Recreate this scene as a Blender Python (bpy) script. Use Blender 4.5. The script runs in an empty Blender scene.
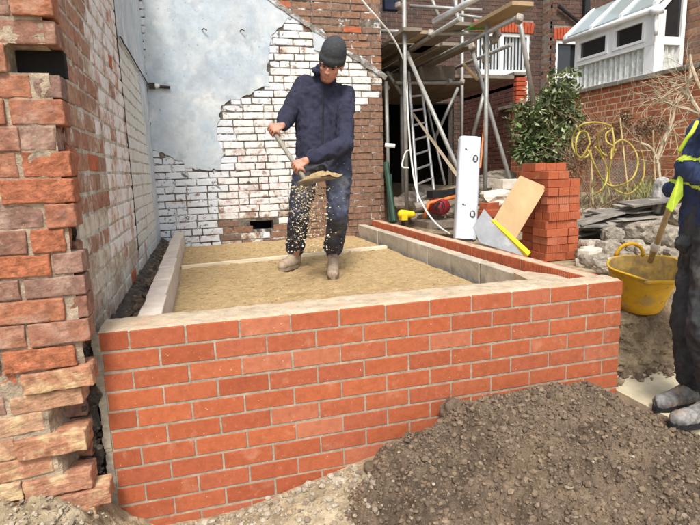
import bpy, bmesh, math, random
from mathutils import Vector, Matrix, noise, Euler
random.seed(7)
S = bpy.context.scene
COL = S.collection
# ------------------------------------------------------------------ camera
CAM = Vector((-2.13096, -2.26845, 0.62697))
RX = Vector((0.9627502, -0.26860563, -0.03103323))
RD = Vector((-0.07569435, -0.15755169, -0.98460542))
RF = Vector((0.25958122, 0.95027811, -0.17201485))
FPX = 526.0
cd = bpy.data.cameras.new('camera'); cam = bpy.data.objects.new('camera', cd); COL.objects.link(cam)
cd.sensor_fit = 'HORIZONTAL'; cd.sensor_width = 36; cd.lens = 36*FPX/700
cd.clip_start = .05; cd.clip_end = 500
cam.matrix_world = Matrix(((RX.x, -RD.x, -RF.x, CAM.x), (RX.y, -RD.y, -RF.y, CAM.y), (RX.z, -RD.z, -RF.z, CAM.z), (0, 0, 0, 1)))
S.camera = cam
S.render.resolution_x = 1024; S.render.resolution_y = 768
# ------------------------------------------------------------------ sky, sun, exposure
SUN_EL, SUN_AZ = math.radians(55), math.radians(-105)   # azimuth of the sun seen from above, from +x
w = bpy.data.worlds.new('World'); S.world = w; w.use_nodes = True
nt = w.node_tree; nt.nodes.clear()
sk = nt.nodes.new('ShaderNodeTexSky'); sk.sky_type = 'NISHITA'; sk.sun_disc = False
sk.sun_elevation = SUN_EL; sk.sun_rotation = math.pi/2-SUN_AZ; sk.dust_density = 3.0; sk.air_density = 1.0
hs = nt.nodes.new('ShaderNodeHueSaturation'); hs.inputs['Saturation'].default_value = .38   # overcast
bg = nt.nodes.new('ShaderNodeBackground'); bg.inputs[1].default_value = .105
ow = nt.nodes.new('ShaderNodeOutputWorld')
nt.links.new(sk.outputs[0], hs.inputs['Color']); nt.links.new(hs.outputs[0], bg.inputs[0]); nt.links.new(bg.outputs[0], ow.inputs[0])
sl = bpy.data.lights.new('sun', 'SUN'); sl.energy = 1.5; sl.angle = math.radians(12); sl.color = (1, .95, .88)
so = bpy.data.objects.new('sun', sl); COL.objects.link(so)
sd = Vector((math.cos(SUN_EL)*math.cos(SUN_AZ), math.cos(SUN_EL)*math.sin(SUN_AZ), math.sin(SUN_EL)))
so.rotation_euler = sd.to_track_quat('Z', 'Y').to_euler()
S.view_settings.view_transform = 'Standard'; S.view_settings.look = 'None'
S.view_settings.exposure = 1.2; S.view_settings.gamma = 1
# ------------------------------------------------------------------ helpers
def ray(u, v): return RX*((u-350)/FPX)+RD*((v-262.5)/FPX)+RF
def at(u, v, t=None, x=None, y=None, z=None):
    d = ray(u, v)
    if x is not None: t = (x-CAM.x)/d.x
    elif y is not None: t = (y-CAM.y)/d.y
    elif z is not None: t = (z-CAM.z)/d.z
    return CAM+d*t
def px(p):
    q = Vector(p)-CAM; t = q.dot(RF)
    return (350+FPX*q.dot(RX)/t, 262.5+FPX*q.dot(RD)/t, t)
def nz(p, s=1., o=0): return noise.noise(Vector((p[0]*s+o, p[1]*s+o*1.7, p[2]*s-o)))
def fz(p, s=1., o=0, n=4):
    a, t = 1., 0.
    for i in range(n): t += a*nz(p, s, o+i*9.1); s *= 2.1; a *= .5
    return t
def sm(a, b, x):
    t = max(0, min(1, (x-a)/(b-a))); return t*t*(3-2*t)
def link(o, parent=None):
    COL.objects.link(o)
    if parent is not None:
        o.parent = parent; o.matrix_parent_inverse = Matrix.Translation(-parent_world(parent))
    return o
PW = {}
def parent_world(p): return PW.get(p.name, Vector((0, 0, 0)))
def mesh(name, vs, fs, mt=None, parent=None, smooth=False, loc=None):
    me = bpy.data.meshes.new(name); me.from_pydata([tuple(v) for v in vs], [], fs); me.update()
    return mobj(name, me, mt, parent, smooth, loc)
def mobj(name, me, mt=None, parent=None, smooth=False, loc=None):
    if mt and not me.materials: me.materials.append(mt)
    if smooth:
        for p in me.polygons: p.use_smooth = True
    o = bpy.data.objects.new(name, me)
    if loc is not None: o.location = loc
    return link(o, parent)
def tag(o, label=None, cat=None, group=None, kind=None):
    if label: o['label'] = label
    if cat: o['category'] = cat
    if group: o['group'] = group
    if kind: o['kind'] = kind
    return o
def thing(name, label, cat, loc=(0, 0, 0), group=None):
    o = bpy.data.objects.new(name, None); o.empty_display_size = .1; COL.objects.link(o); o.location = loc
    PW[o.name] = Vector(loc)
    return tag(o, label, cat, group)
class MB:
    def __init__(s): s.v = []; s.f = []
    def add(s, vs, fs):
        n = len(s.v); s.v += [tuple(a) for a in vs]; s.f += [tuple(i+n for i in f) for f in fs]
    def box(s, lo, hi, rot=None, c=None):
        vs = [Vector((x, y, z)) for x in (lo[0], hi[0]) for y in (lo[1], hi[1]) for z in (lo[2], hi[2])]
        if rot is not None: vs = [rot @ (p-c)+c for p in vs]
        s.add(vs, [(0, 1, 3, 2), (4, 6, 7, 5), (0, 4, 5, 1), (2, 3, 7, 6), (0, 2, 6, 4), (1, 5, 7, 3)])
    def tube(s, pts, r, n=8, cap=True):
        pts = [Vector(p) for p in pts]; rs = r if isinstance(r, (list, tuple)) else [r]*len(pts)
        vs = []; up = None
        for i, p in enumerate(pts):
            d = (pts[min(i+1, len(pts)-1)]-pts[max(i-1, 0)]).normalized()
            if up is None: up = Vector((0, 0, 1)) if abs(d.z) < .9 else Vector((1, 0, 0))
            a = d.cross(up).normalized(); b = d.cross(a).normalized(); up = -b if False else a.cross(d)
            for k in range(n):
                t = 2*math.pi*k/n; vs.append(p+(a*math.cos(t)+b*math.sin(t))*rs[i])
        fs = [(i*n+k, i*n+(k+1) % n, (i+1)*n+(k+1) % n, (i+1)*n+k) for i in range(len(pts)-1) for k in range(n)]
        if cap: fs += [tuple(range(n))[::-1], tuple((len(pts)-1)*n+k for k in range(n))]
        s.add(vs, fs)
    def sheet(s, quad):  s.add(quad, [tuple(range(len(quad)))])
    def prism(s, poly, off):
        n = len(poly); poly = [Vector(p) for p in poly]; off = Vector(off)
        s.add(poly+[p+off for p in poly], [tuple(range(n))[::-1], tuple(range(n, 2*n))]+[(i, (i+1) % n, n+(i+1) % n, n+i) for i in range(n)])
    def cap(s, p0, p1, r0, r1, n=14, m=5):
        p0 = Vector(p0); p1 = Vector(p1); d = (p1-p0); L = d.length; d = d.normalized() if L > 1e-6 else Vector((0, 0, 1))
        a = d.cross(Vector((0, 0, 1)) if abs(d.z) < .9 else Vector((1, 0, 0))).normalized(); b = d.cross(a)
        rings = [(p0-d*r0*math.cos(q), r0*math.sin(q)) for q in [math.pi/2*i/m for i in range(1, m+1)]]
        rings += [(p1+d*r1*math.sin(q), r1*math.cos(q)) for q in [math.pi/2*i/m for i in range(0, m)]]
        vs = [p0-d*r0]; 
        for c, r in rings: vs += [c+(a*math.cos(2*math.pi*k/n)+b*math.sin(2*math.pi*k/n))*r for k in range(n)]
        vs.append(p1+d*r1); R = len(rings); e = len(vs)-1
        fs = [(0, 1+(k+1) % n, 1+k) for k in range(n)]
        fs += [(1+i*n+k, 1+i*n+(k+1) % n, 1+(i+1)*n+(k+1) % n, 1+(i+1)*n+k) for i in range(R-1) for k in range(n)]
        fs += [(e, 1+(R-1)*n+k, 1+(R-1)*n+(k+1) % n) for k in range(n)]
        s.add(vs, fs)
    def ell(s, c, r, rot=None, n=20, m=12):
        c = Vector(c); vs = []
        for i in range(m+1):
            q = math.pi*i/m
            for k in range(n):
                t = 2*math.pi*k/n; p = Vector((r[0]*math.sin(q)*math.cos(t), r[1]*math.sin(q)*math.sin(t), r[2]*math.cos(q)))
                vs.append(c+((rot @ p) if rot is not None else p))
        s.add(vs, [(i*n+k, (i+1)*n+k, (i+1)*n+(k+1) % n, i*n+(k+1) % n) for i in range(m) for k in range(n)])
    def lathe(s, prof, c, n=24, rot=None):
        c = Vector(c); vs = []
        for r, z in prof:
            for k in range(n):
                t = 2*math.pi*k/n; p = Vector((r*math.cos(t), r*math.sin(t), z)); vs.append(c+((rot @ p) if rot is not None else p))
        s.add(vs, [(i*n+k, i*n+(k+1) % n, (i+1)*n+(k+1) % n, (i+1)*n+k) for i in range(len(prof)-1) for k in range(n)])
    def build(s, name, mt=None, parent=None, smooth=False): return mesh(name, s.v, s.f, mt, parent, smooth)
def rbox(name, l, d, h, b, mid=0, amp=0., seed=0, ns=18., mt=None):
    """rounded box mesh, optionally rough; returns mesh data"""
    def ax(L):
        c = [-L/2, -L/2+b]+[(-L/2+b)+(L-2*b)*(i+1)/(mid+1) for i in range(mid)]+[L/2-b, L/2]; return c
    X, Y, Z = ax(l), ax(d), ax(h); idx = {}; vs = []
    def vid(i, j, k):
        if (i, j, k) not in idx:
            p = Vector((X[i], Y[j], Z[k])); q = Vector((max(-l/2+b, min(l/2-b, p.x)), max(-d/2+b, min(d/2-b, p.y)), max(-h/2+b, min(h/2-b, p.z))))
            e = p-q
            if e.length > 1e-9: p = q+e.normalized()*b
            if amp: 
                o = Vector((nz(p, ns, seed*3.3), nz(p, ns, seed*3.3+50), nz(p, ns, seed*3.3+90)))+.4*Vector((nz(p, ns*2.7, seed), nz(p, ns*2.7, seed+50), nz(p, ns*2.7, seed+90)))
                p = p+o*amp
            idx[(i, j, k)] = len(vs); vs.append(p)
        return idx[(i, j, k)]
    fs = []; n = len(X)-1
    for a in range(n):
        for c in range(n):
            fs += [(vid(a, c, 0), vid(a, c+1, 0), vid(a+1, c+1, 0), vid(a+1, c, 0)), (vid(a, c, n), vid(a+1, c, n), vid(a+1, c+1, n), vid(a, c+1, n)),
                   (vid(a, 0, c), vid(a+1, 0, c), vid(a+1, 0, c+1), vid(a, 0, c+1)), (vid(a, n, c), vid(a, n, c+1), vid(a+1, n, c+1), vid(a+1, n, c)),
                   (vid(0, a, c), vid(0, a, c+1), vid(0, a+1, c+1), vid(0, a+1, c)), (vid(n, a, c), vid(n, a+1, c), vid(n, a+1, c+1), vid(n, a, c+1))]
    me = bpy.data.meshes.new(name); me.from_pydata([tuple(v) for v in vs], [], fs); me.update()
    if mt: me.materials.append(mt)
    return me
# ------------------------------------------------------------------ materials
def pm(name, var, dark=.65, hi=1.2, scale=14, rough=.9, bump=.35, bscale=90, bdist=.003, spots=(), island=False, spec=.25, metal=0, coord='Object', rnd=True, stretch=None, trans=0, sub=None, wspots=()):
    m = bpy.data.materials.new(name); m.use_nodes = True; N = m.node_tree.nodes; L = m.node_tree.links
    bs = N['Principled BSDF']; tc = N.new('ShaderNodeTexCoord')
    oi = N.new('ShaderNodeNewGeometry' if island else 'ShaderNodeObjectInfo'); R = oi.outputs['Random Per Island' if island else 'Random']
    off = N.new('ShaderNodeVectorMath'); off.operation = 'MULTIPLY_ADD'; cb = N.new('ShaderNodeCombineXYZ')
    for i in range(3): L.new(R, cb.inputs[i])
    L.new(cb.outputs[0], off.inputs[0]); off.inputs[1].default_value = (37, 53, 71) if rnd else (0, 0, 0); L.new(tc.outputs[coord], off.inputs[2])
    vec = off.outputs[0]
    if stretch:
        mp = N.new('ShaderNodeVectorMath'); mp.operation = 'MULTIPLY'; mp.inputs[1].default_value = stretch; L.new(vec, mp.inputs[0]); vec = mp.outputs[0]
    def nse(sc, det=6, ro=.62):
        n = N.new('ShaderNodeTexNoise'); n.inputs['Scale'].default_value = sc; n.inputs['Detail'].default_value = det; n.inputs['Roughness'].default_value = ro; L.new(vec, n.inputs['Vector']); return n.outputs[0]
    def mr(x, a, b, c, d, cl=True):
        n = N.new('ShaderNodeMapRange'); n.clamp = cl; L.new(x, n.inputs[0])
        for i, q in enumerate((a, b, c, d)): n.inputs[i+1].default_value = q
        return n.outputs[0]
    def mix(f, a, b, op='MIX'):
        n = N.new('ShaderNodeMix'); n.data_type = 'RGBA'; n.blend_type = op
        if hasattr(f, 'links'): L.new(f, n.inputs[0])
        else: n.inputs[0].default_value = f
        for s, k in ((a, 6), (b, 7)):
            if hasattr(s, 'links'): L.new(s, n.inputs[k])
            else: n.inputs[k].default_value = (*s, 1)
        return n.outputs[2]
    if len(var) > 1:
        cr = N.new('ShaderNodeValToRGB'); e = cr.color_ramp.elements; src = R
        wn = N.new('ShaderNodeTexWhiteNoise'); wn.noise_dimensions = '1D'; L.new(R, wn.inputs['W']); L.new(wn.outputs[0], cr.inputs[0])
        if not rnd: L.new(mr(nse(scale*.35, 4), .3, .7, 0, 1), cr.inputs[0])
        while len(e) < len(var): e.new(.5)
        for i, c in enumerate(var): e[i].position = i/(len(var)-1); e[i].color = (*c, 1)
        col = cr.outputs[0]
    else: col = var[0]
    g = mr(nse(scale, 9, .68), .33, .67, dark, hi)
    cg = N.new('ShaderNodeCombineXYZ')
    for i in range(3): L.new(g, cg.inputs[i])
    col = mix(1., col, cg.outputs[0], 'MULTIPLY')
    for (c, sc, lo, h2, f) in spots: col = mix(mr(nse(sc, 5, .6), lo, h2, 0, f), col, c)
    if wspots:
        gp = N.new('ShaderNodeNewGeometry'); vec0 = vec; vec = gp.outputs['Position']
        def wn_(sc):
            n = N.new('ShaderNodeTexNoise'); n.inputs['Scale'].default_value = sc; n.inputs['Detail'].default_value = 9; n.inputs['Roughness'].default_value = .7; n.inputs['Distortion'].default_value = .3
            L.new(gp.outputs['Position'], n.inputs['Vector']); return n.outputs[0]
        for (c, sc, lo, h2, f) in wspots: col = mix(mr(wn_(sc), lo, h2, 0, f), col, c)
        vec = vec0
    L.new(col, bs.inputs['Base Color']); bs.inputs['Roughness'].default_value = rough; bs.inputs['Specular IOR Level'].default_value = spec; bs.inputs['Metallic'].default_value = metal
    if trans: bs.inputs['Transmission Weight'].default_value = trans
    if sub: bs.inputs['Subsurface Weight'].default_value = sub; bs.inputs['Subsurface Radius'].default_value = (.02, .008, .004)
    if bump:
        b = N.new('ShaderNodeBump'); b.inputs['Strength'].default_value = bump; b.inputs['Distance'].default_value = bdist; L.new(nse(bscale, 8, .7), b.inputs['Height'])
        b2 = N.new('ShaderNodeBump'); b2.inputs['Strength'].default_value = bump; b2.inputs['Distance'].default_value = bdist*2.5; L.new(nse(bscale*.28, 5, .6), b2.inputs['Height'])
        L.new(b2.outputs[0], b.inputs['Normal']); L.new(b.outputs[0], bs.inputs['Normal'])
    return m
def glass(name, col, rough=.05):
    m = bpy.data.materials.new(name); m.use_nodes = True; b = m.node_tree.nodes['Principled BSDF']
    b.inputs['Base Color'].default_value = (*col, 1); b.inputs['Roughness'].default_value = rough; b.inputs['Specular IOR Level'].default_value = .6
    return m
WHITE = (.78, .78, .75)
m_new = pm('new_brick_clay', [(.39, .100, .041), (.44, .122, .050), (.33, .083, .036), (.41, .110, .045), (.37, .10, .048), (.42, .12, .052), (.36, .09, .04), (.45, .155, .082)], dark=.80, hi=1.10, scale=30, bump=.22, bscale=120, bdist=.0015, rough=.85,
    spots=[((.56, .29, .19), 8, .60, .76, .5), ((.75, .66, .52), 85, .69, .73, .85), ((.22, .06, .035), 30, .60, .72, .5), ((.50, .22, .14), 55, .60, .70, .4)],
    wspots=[((.58, .45, .34), 5, .60, .74, .35), ((.24, .07, .04), 3, .58, .72, .35)])
m_newin = pm('ribbed_brick_clay', [(.54, .15, .065), (.48, .13, .058)], dark=.75, scale=20, bump=.2, spots=[((.6, .45, .33), 12, .62, .75, .5)])
m_mortar = pm('fresh_mortar', [(.40, .34, .255), (.33, .285, .22), (.46, .40, .31)], dark=.65, hi=1.15, scale=25, bump=.5, bscale=160, rnd=False)
m_mtop = pm('mortar_bed', [(.60, .49, .35), (.54, .43, .30), (.64, .54, .41)], dark=.7, hi=1.15, scale=12, bump=.8, bscale=90, bdist=.006, rnd=False, spots=[((.55, .22, .12), 6, .56, .7, .55), ((.30, .27, .22), 30, .62, .72, .6)])
m_old = pm('old_brick_clay', [(.30, .135, .085), (.33, .13, .075), (.25, .135, .10), (.35, .14, .075), (.21, .125, .10), (.34, .17, .11)], dark=.6, hi=1.3, scale=28, bump=.7, bscale=70, bdist=.005,
    spots=[((.17, .12, .10), 9, .58, .72, .7), ((.58, .40, .27), 15, .60, .74, .55)], wspots=[((.52, .38, .29), 7, .50, .66, .55)])
m_oldfresh = pm('freshly_broken_clay', [(.41, .145, .07), (.36, .13, .07)], dark=.6, hi=1.3, scale=35, bump=.9, bscale=60, bdist=.007, spots=[((.25, .12, .07), 8, .62, .75, .6), ((.62, .32, .18), 30, .62, .72, .6)])
m_oldsand = pm('sandy_smeared_clay', [(.42, .21, .13), (.40, .19, .11), (.44, .27, .17)], dark=.6, hi=1.25, scale=28, bump=.8, bscale=60, bdist=.006, spots=[((.62, .47, .26), 10, .50, .66, .85), ((.58, .42, .32), 40, .6, .7, .5)])
m_oldmort = pm('lime_mortar', [(.50, .40, .29)], dark=.5, hi=1.2, scale=16, bump=1, bscale=60, bdist=.01, rnd=False, spots=[((.16, .12, .09), 7, .52, .66, .8)])
m_mortshade = pm('dark_mortar_and_gap_shade', [(.09, .075, .06)], dark=.4, hi=1.6, scale=22, bump=1, bscale=50, bdist=.012, rnd=False, spots=[((.33, .29, .24), 20, .58, .7, .7)])  # dark mortar; also painted as shade in the gaps between the teeth
m_lw1 = pm('weathered_red_brick', [(.36, .18, .12), (.32, .15, .10), (.40, .21, .14), (.30, .17, .12), (.42, .25, .17)], dark=.6, hi=1.25, scale=26, bump=.6, bscale=70, bdist=.004, spots=[((.46, .33, .23), 14, .55, .7, .6)], wspots=[((.70, .66, .61), 5, .53, .62, .75), ((.52, .44, .35), 14, .56, .66, .5)])
m_lw2 = pm('limewashed_brick', [(.42, .22, .15), (.38, .18, .12), (.48, .28, .20)], dark=.7, hi=1.15, scale=24, bump=.5, bscale=60, bdist=.004, spots=[((.66, .50, .43), 12, .42, .58, .8)], wspots=[((.75, .74, .73), 5, .42, .52, .92), ((.62, .68, .76), 4, .60, .68, .5), ((.30, .22, .17), 22, .63, .68, .7)])
m_lw3 = pm('algae_stained_brick', [(.46, .36, .27), (.42, .32, .24), (.50, .38, .29), (.40, .27, .20)], dark=.6, hi=1.15, scale=22, bump=.6, bscale=60, bdist=.004, wspots=[((.66, .62, .54), 5, .44, .56, .8), ((.27, .29, .14), 4, .56, .68, .6), ((.18, .15, .12), 12, .60, .68, .6)])
m_lw4 = pm('grey_painted_brick', [(.48, .36, .28), (.44, .34, .27)], dark=.8, hi=1.1, scale=22, bump=.45, bscale=50, bdist=.004, wspots=[((.62, .64, .62), 5, .32, .42, .94), ((.70, .72, .74), 4, .54, .64, .7), ((.40, .38, .31), 8, .60, .70, .6)])
m_lwred = pm('bare_red_brick', [(.44, .13, .06)], scale=12, bump=.5)
m_lwmort = pm('pale_old_mortar', [(.55, .49, .40)], dark=.45, hi=1.15, scale=16, bump=.9, bscale=60, bdist=.008, rnd=False, wspots=[((.66, .65, .62), 5, .48, .58, .8), ((.12, .10, .08), 7, .58, .66, .8)])
m_bw1 = pm('white_painted_brick', [(.28, .15, .10), (.33, .17, .11), (.24, .14, .10), (.36, .16, .09), (.20, .13, .10)], dark=.6, hi=1.2, scale=24, bump=.6, bscale=60, bdist=.004, spots=[((.62, .60, .54), 20, .40, .55, .8)], wspots=[((.76, .76, .73), 7, .39, .46, .93), ((.48, .43, .34), 11, .54, .66, .65), ((.20, .15, .11), 24, .60, .65, .85), ((.30, .26, .20), 60, .62, .68, .5)])
m_bw2 = pm('pink_stained_brick', [(.28, .15, .10), (.33, .17, .11), (.24, .14, .10), (.36, .16, .09), (.20, .13, .10)], dark=.6, hi=1.2, scale=24, bump=.6, bscale=60, bdist=.004, spots=[((.62, .56, .52), 20, .40, .55, .8)], wspots=[((.74, .73, .71), 6, .40, .47, .95), ((.60, .34, .31), 9, .55, .64, .75), ((.52, .58, .68), 5, .60, .66, .6), ((.20, .13, .10), 24, .62, .67, .85)])
m_bw3 = pm('dirty_flaking_brick', [(.28, .15, .10), (.33, .17, .11), (.24, .14, .10), (.36, .16, .09), (.20, .13, .10)], dark=.55, hi=1.2, scale=24, bump=.8, bscale=60, bdist=.005, spots=[((.50, .46, .38), 14, .42, .58, .8)], wspots=[((.72, .71, .67), 8, .47, .53, .95), ((.42, .38, .30), 12, .56, .66, .6), ((.09, .08, .07), 9, .58, .68, .75)])
m_bw4 = pm('brown_bare_brick', [(.26, .15, .10), (.30, .16, .10), (.22, .14, .10), (.34, .17, .10), (.20, .14, .11)], dark=.6, hi=1.2, scale=24, bump=.6, bscale=70, bdist=.004, wspots=[((.52, .48, .42), 9, .62, .68, .7), ((.10, .08, .07), 5, .56, .68, .6)])
m_bwblk = pm('blue_white_painted_brick', [(.28, .15, .10), (.33, .17, .11), (.24, .14, .10), (.36, .16, .09), (.20, .13, .10)], dark=.6, hi=1.2, scale=24, bump=.6, bscale=60, bdist=.004, spots=[((.60, .60, .58), 20, .40, .55, .8)], wspots=[((.67, .71, .75), 7, .36, .43, .95), ((.64, .45, .45), 9, .60, .66, .7), ((.07, .06, .06), 14, .58, .63, .9), ((.36, .34, .32), 50, .62, .68, .5)])
m_bwmort = pm('stained_mortar', [(.30, .26, .21), (.18, .15, .12), (.10, .085, .07), (.36, .32, .26)], dark=.5, hi=1.3, scale=14, bump=.8, bscale=60, bdist=.008, rnd=False, wspots=[((.68, .68, .65), 7, .53, .60, .85)])
m_render = pm('blue_grey_painted_render', [(.40, .47, .53), (.47, .54, .59), (.53, .57, .59), (.44, .50, .55)], dark=.86, hi=1.08, scale=7, bump=.35, bscale=35, bdist=.005, rnd=False, spots=[((.66, .67, .65), 3.2, .55, .66, .75), ((.26, .28, .29), 22, .62, .68, .65), ((.33, .38, .43), 5, .56, .64, .5), ((.36, .40, .43), 2.2, .56, .70, .5), ((.60, .64, .66), 40, .62, .70, .4)])
m_fillet = pm('weathered_mortar_fillet', [(.30, .27, .24)], dark=.4, hi=1.4, scale=9, bump=1, bscale=40, bdist=.012, rnd=False, spots=[((.60, .62, .62), 7, .55, .62, .8)])
m_block = pm('concrete_block', [(.52, .45, .36), (.46, .40, .32), (.57, .50, .40), (.42, .37, .30)], dark=.8, hi=1.12, scale=7, bump=.5, bscale=110, bdist=.003, spots=[((.30, .27, .23), 5, .58, .70, .6), ((.64, .60, .52), 12, .60, .72, .5)])
m_blockp = pm('pale_concrete_block', [(.64, .56, .48), (.60, .52, .45), (.67, .60, .53)], dark=.82, hi=1.1, scale=8, bump=.5, bscale=110, bdist=.003, spots=[((.36, .32, .27), 6, .60, .70, .6)])
m_sand = pm('screed_sand', [(.52, .36, .175), (.57, .405, .21), (.46, .315, .145)], dark=.78, hi=1.18, scale=22, bump=1, bscale=110, bdist=.010, rnd=False, spots=[((.26, .17, .08), 60, .60, .72, .6), ((.60, .50, .32), 80, .66, .74, .5)])
m_soil = pm('dug_soil', [(.165, .118, .077), (.115, .084, .059), (.21, .152, .102), (.10, .077, .058)], dark=.55, hi=1.5, scale=10, bump=1, bscale=75, bdist=.012, rnd=False, spots=[((.28, .22, .16), 30, .62, .74, .6), ((.25, .17, .10), 3, .52, .70, .5)])
m_clod = pm('soil_clod', [(.185, .132, .086), (.12, .089, .063), (.24, .175, .116), (.15, .11, .077), (.28, .205, .138)], dark=.6, hi=1.4, scale=30, bump=.9, bscale=90, bdist=.006, island=True)
m_pebble = pm('pale_pebble', [(.33, .28, .20), (.42, .37, .29), (.28, .23, .165), (.23, .185, .14), (.40, .31, .20)], dark=.75, scale=40, bump=.5, bscale=90, island=True)
m_rubble = pm('sandy_rubble_ground', [(.46, .37, .23), (.38, .30, .19), (.52, .43, .29)], dark=.6, hi=1.3, scale=12, bump=1, bscale=70, bdist=.01, rnd=False, spots=[((.20, .16, .11), 14, .58, .72, .7), ((.60, .54, .44), 40, .64, .74, .6)])
m_clay = pm('clay_bank', [(.30, .22, .13), (.23, .17, .11), (.38, .29, .18), (.17, .13, .09)], dark=.55, hi=1.3, scale=7, bump=1, bscale=40, bdist=.02, rnd=False)
m_conc = pm('poured_concrete', [(.60, .53, .37)], dark=.75, hi=1.12, scale=6, bump=.5, bscale=80, rnd=False, spots=[((.20, .16, .11), 12, .64, .74, .7)])
m_batten = pm('sawn_softwood', [(.72, .62, .46)], dark=.8, scale=6, bump=.2, stretch=(.15, 3, 3), spots=[((.45, .34, .2), 10, .6, .75, .5)])
m_ply = pm('plywood_sheet', [(.45, .31, .165)], dark=.85, hi=1.15, scale=4, bump=.25, bscale=40, stretch=(1, 1, .25), spots=[((.40, .27, .14), 12, .58, .72, .6), ((.52, .38, .22), 8, .6, .7, .3)])
m_plank = pm('scaffold_plank', [(.48, .31, .14), (.40, .28, .15), (.34, .27, .19)], dark=.7, scale=6, bump=.3, stretch=(1, .15, 1))
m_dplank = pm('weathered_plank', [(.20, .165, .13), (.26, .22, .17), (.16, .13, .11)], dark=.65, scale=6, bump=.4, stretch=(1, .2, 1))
m_steel = pm('galvanised_tube', [(.33, .33, .31), (.38, .375, .345), (.28, .28, .26)], dark=.75, hi=1.15, scale=12, bump=.1, rough=.5, metal=.35, spots=[((.30, .24, .17), 16, .64, .74, .5), ((.66, .64, .58), 22, .64, .7, .6)])
m_coup = pm('rusty_coupler', [(.32, .29, .25), (.26, .20, .15), (.40, .38, .34)], scale=30, bump=.3, rough=.6, metal=.4)
m_alu = pm('aluminium', [(.55, .56, .56)], dark=.8, scale=15, bump=.1, rough=.4, metal=.6)
m_wht = pm('white_plastic', [(.80, .80, .78)], dark=.93, hi=1.04, scale=5, bump=.05, rough=.45, spec=.4)
m_green = pm('green_paint', [(.10, .42, .06)], scale=10, bump=.1, rough=.6)
m_dgreen = pm('dark_green_plastic', [(.02, .055, .035)], scale=10, bump=.1, rough=.5)
m_blk = pm('black_plastic', [(.018, .018, .02)], dark=.7, scale=15, bump=.1, rough=.5)
m_shade = pm('painted_interior_shade', [(.012, .011, .010)], scale=5, bump=0, rough=1)  # near-black colour standing for the shade inside openings
m_red = pm('red_enamel', [(.24, .022, .028)], scale=20, bump=.1, rough=.45, spots=[((.15, .10, .08), 12, .6, .7, .5)])
m_orange = pm('orange_enamel', [(.60, .17, .04)], scale=20, bump=.1, rough=.5)
m_yel = pm('yellow_enamel', [(.75, .52, .02)], dark=.85, scale=12, bump=.1, rough=.5)
m_tub = pm('yellow_rubber_tub', [(.66, .37, .02)], dark=.8, hi=1.08, scale=7, bump=.3, bscale=40, rough=.55, rnd=False, spots=[((.36, .24, .10), 11, .54, .64, .75), ((.20, .14, .08), 24, .62, .68, .7), ((.55, .44, .28), 6, .62, .72, .5)])
m_tubmud = pm('muddy_tub_lining', [(.50, .33, .08), (.42, .29, .12)], dark=.6, hi=1.15, scale=12, bump=.6, bscale=50, rnd=False, spots=[((.26, .18, .09), 20, .48, .62, .85), ((.62, .40, .06), 6, .58, .7, .6)])
m_hose = pm('yellow_hose', [(.42, .33, .08)], dark=.8, scale=10, bump=.1, rough=.45)
m_rope = pm('white_hose', [(.70, .69, .64)], dark=.8, scale=10, bump=.1, rough=.6)
m_cane = pm('bamboo_cane', [(.52, .40, .20), (.45, .33, .16)], dark=.75, scale=10, bump=.2)
m_slate = pm('roof_slate', [(.20, .185, .165), (.28, .26, .225), (.36, .325, .27), (.13, .12, .11)], dark=.65, hi=1.25, scale=9, bump=.5, bscale=40, bdist=.004, spots=[((.42, .38, .31), 9, .54, .68, .7)])
m_stone = pm('rubble_stone', [(.38, .33, .26), (.32, .28, .22), (.44, .38, .30), (.28, .24, .19)], dark=.55, hi=1.3, scale=22, bump=1, bscale=35, bdist=.015, spots=[((.15, .12, .09), 10, .58, .70, .7), ((.52, .46, .38), 18, .60, .70, .6)])
m_cream = pm('cream_brick', [(.66, .58, .47), (.62, .56, .47)], dark=.8, scale=12, bump=.5)
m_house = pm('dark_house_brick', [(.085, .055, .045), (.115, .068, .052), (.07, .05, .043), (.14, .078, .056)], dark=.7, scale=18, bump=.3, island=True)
m_hmort = pm('house_mortar', [(.27, .235, .20)], dark=.7, scale=8, bump=.5, rnd=False)
m_dwall = pm('shaded_wall_brick', [(.17, .065, .045), (.13, .055, .042), (.21, .08, .05)], dark=.7, scale=18, bump=.3, island=True)  # wall brick darkened, its shade is put into the colour
m_red1 = pm('garden_wall_brick', [(.43, .135, .06), (.38, .12, .06), (.48, .16, .07), (.32, .11, .06)], dark=.75, hi=1.12, scale=12, bump=.4, bscale=70, spots=[((.24, .10, .06), 9, .60, .74, .5)])
m_gmort = pm('garden_wall_mortar', [(.60, .48, .34)], dark=.75, scale=10, bump=.5, rnd=False)
m_cope = pm('stone_coping', [(.30, .27, .22), (.24, .22, .18)], dark=.6, hi=1.2, scale=10, bump=.6, bscale=40)
m_arch = pm('red_arch_brick', [(.36, .07, .035), (.42, .09, .04)], dark=.8, scale=14, bump=.3)
m_upvc = pm('white_upvc', [(.82, .83, .82)], dark=.94, hi=1.03, scale=3, bump=0, rough=.35, spec=.45)
m_glassd = glass('dark_window_glass', (.020, .022, .024), .04)
m_glassr = glass('roof_glazing', (.34, .40, .40), .12)
m_blind = pm('vertical_blind', [(.50, .52, .52), (.42, .44, .45)], dark=.9, scale=6, bump=.1)
m_lace = pm('lace_curtain', [(.66, .68, .64)], dark=.55, hi=1.15, scale=26, bump=.5, bscale=40, rnd=False, stretch=(1, 1, .5))
m_film = pm('white_wrapping_film', [(.56, .61, .67)], dark=.9, hi=1.04, scale=4, bump=.4, bscale=22, bdist=.006, rough=.35, spec=.5, rnd=False)
m_ink = pm('black_print', [(.03, .03, .035)], scale=10, bump=0, rough=.6)
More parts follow.
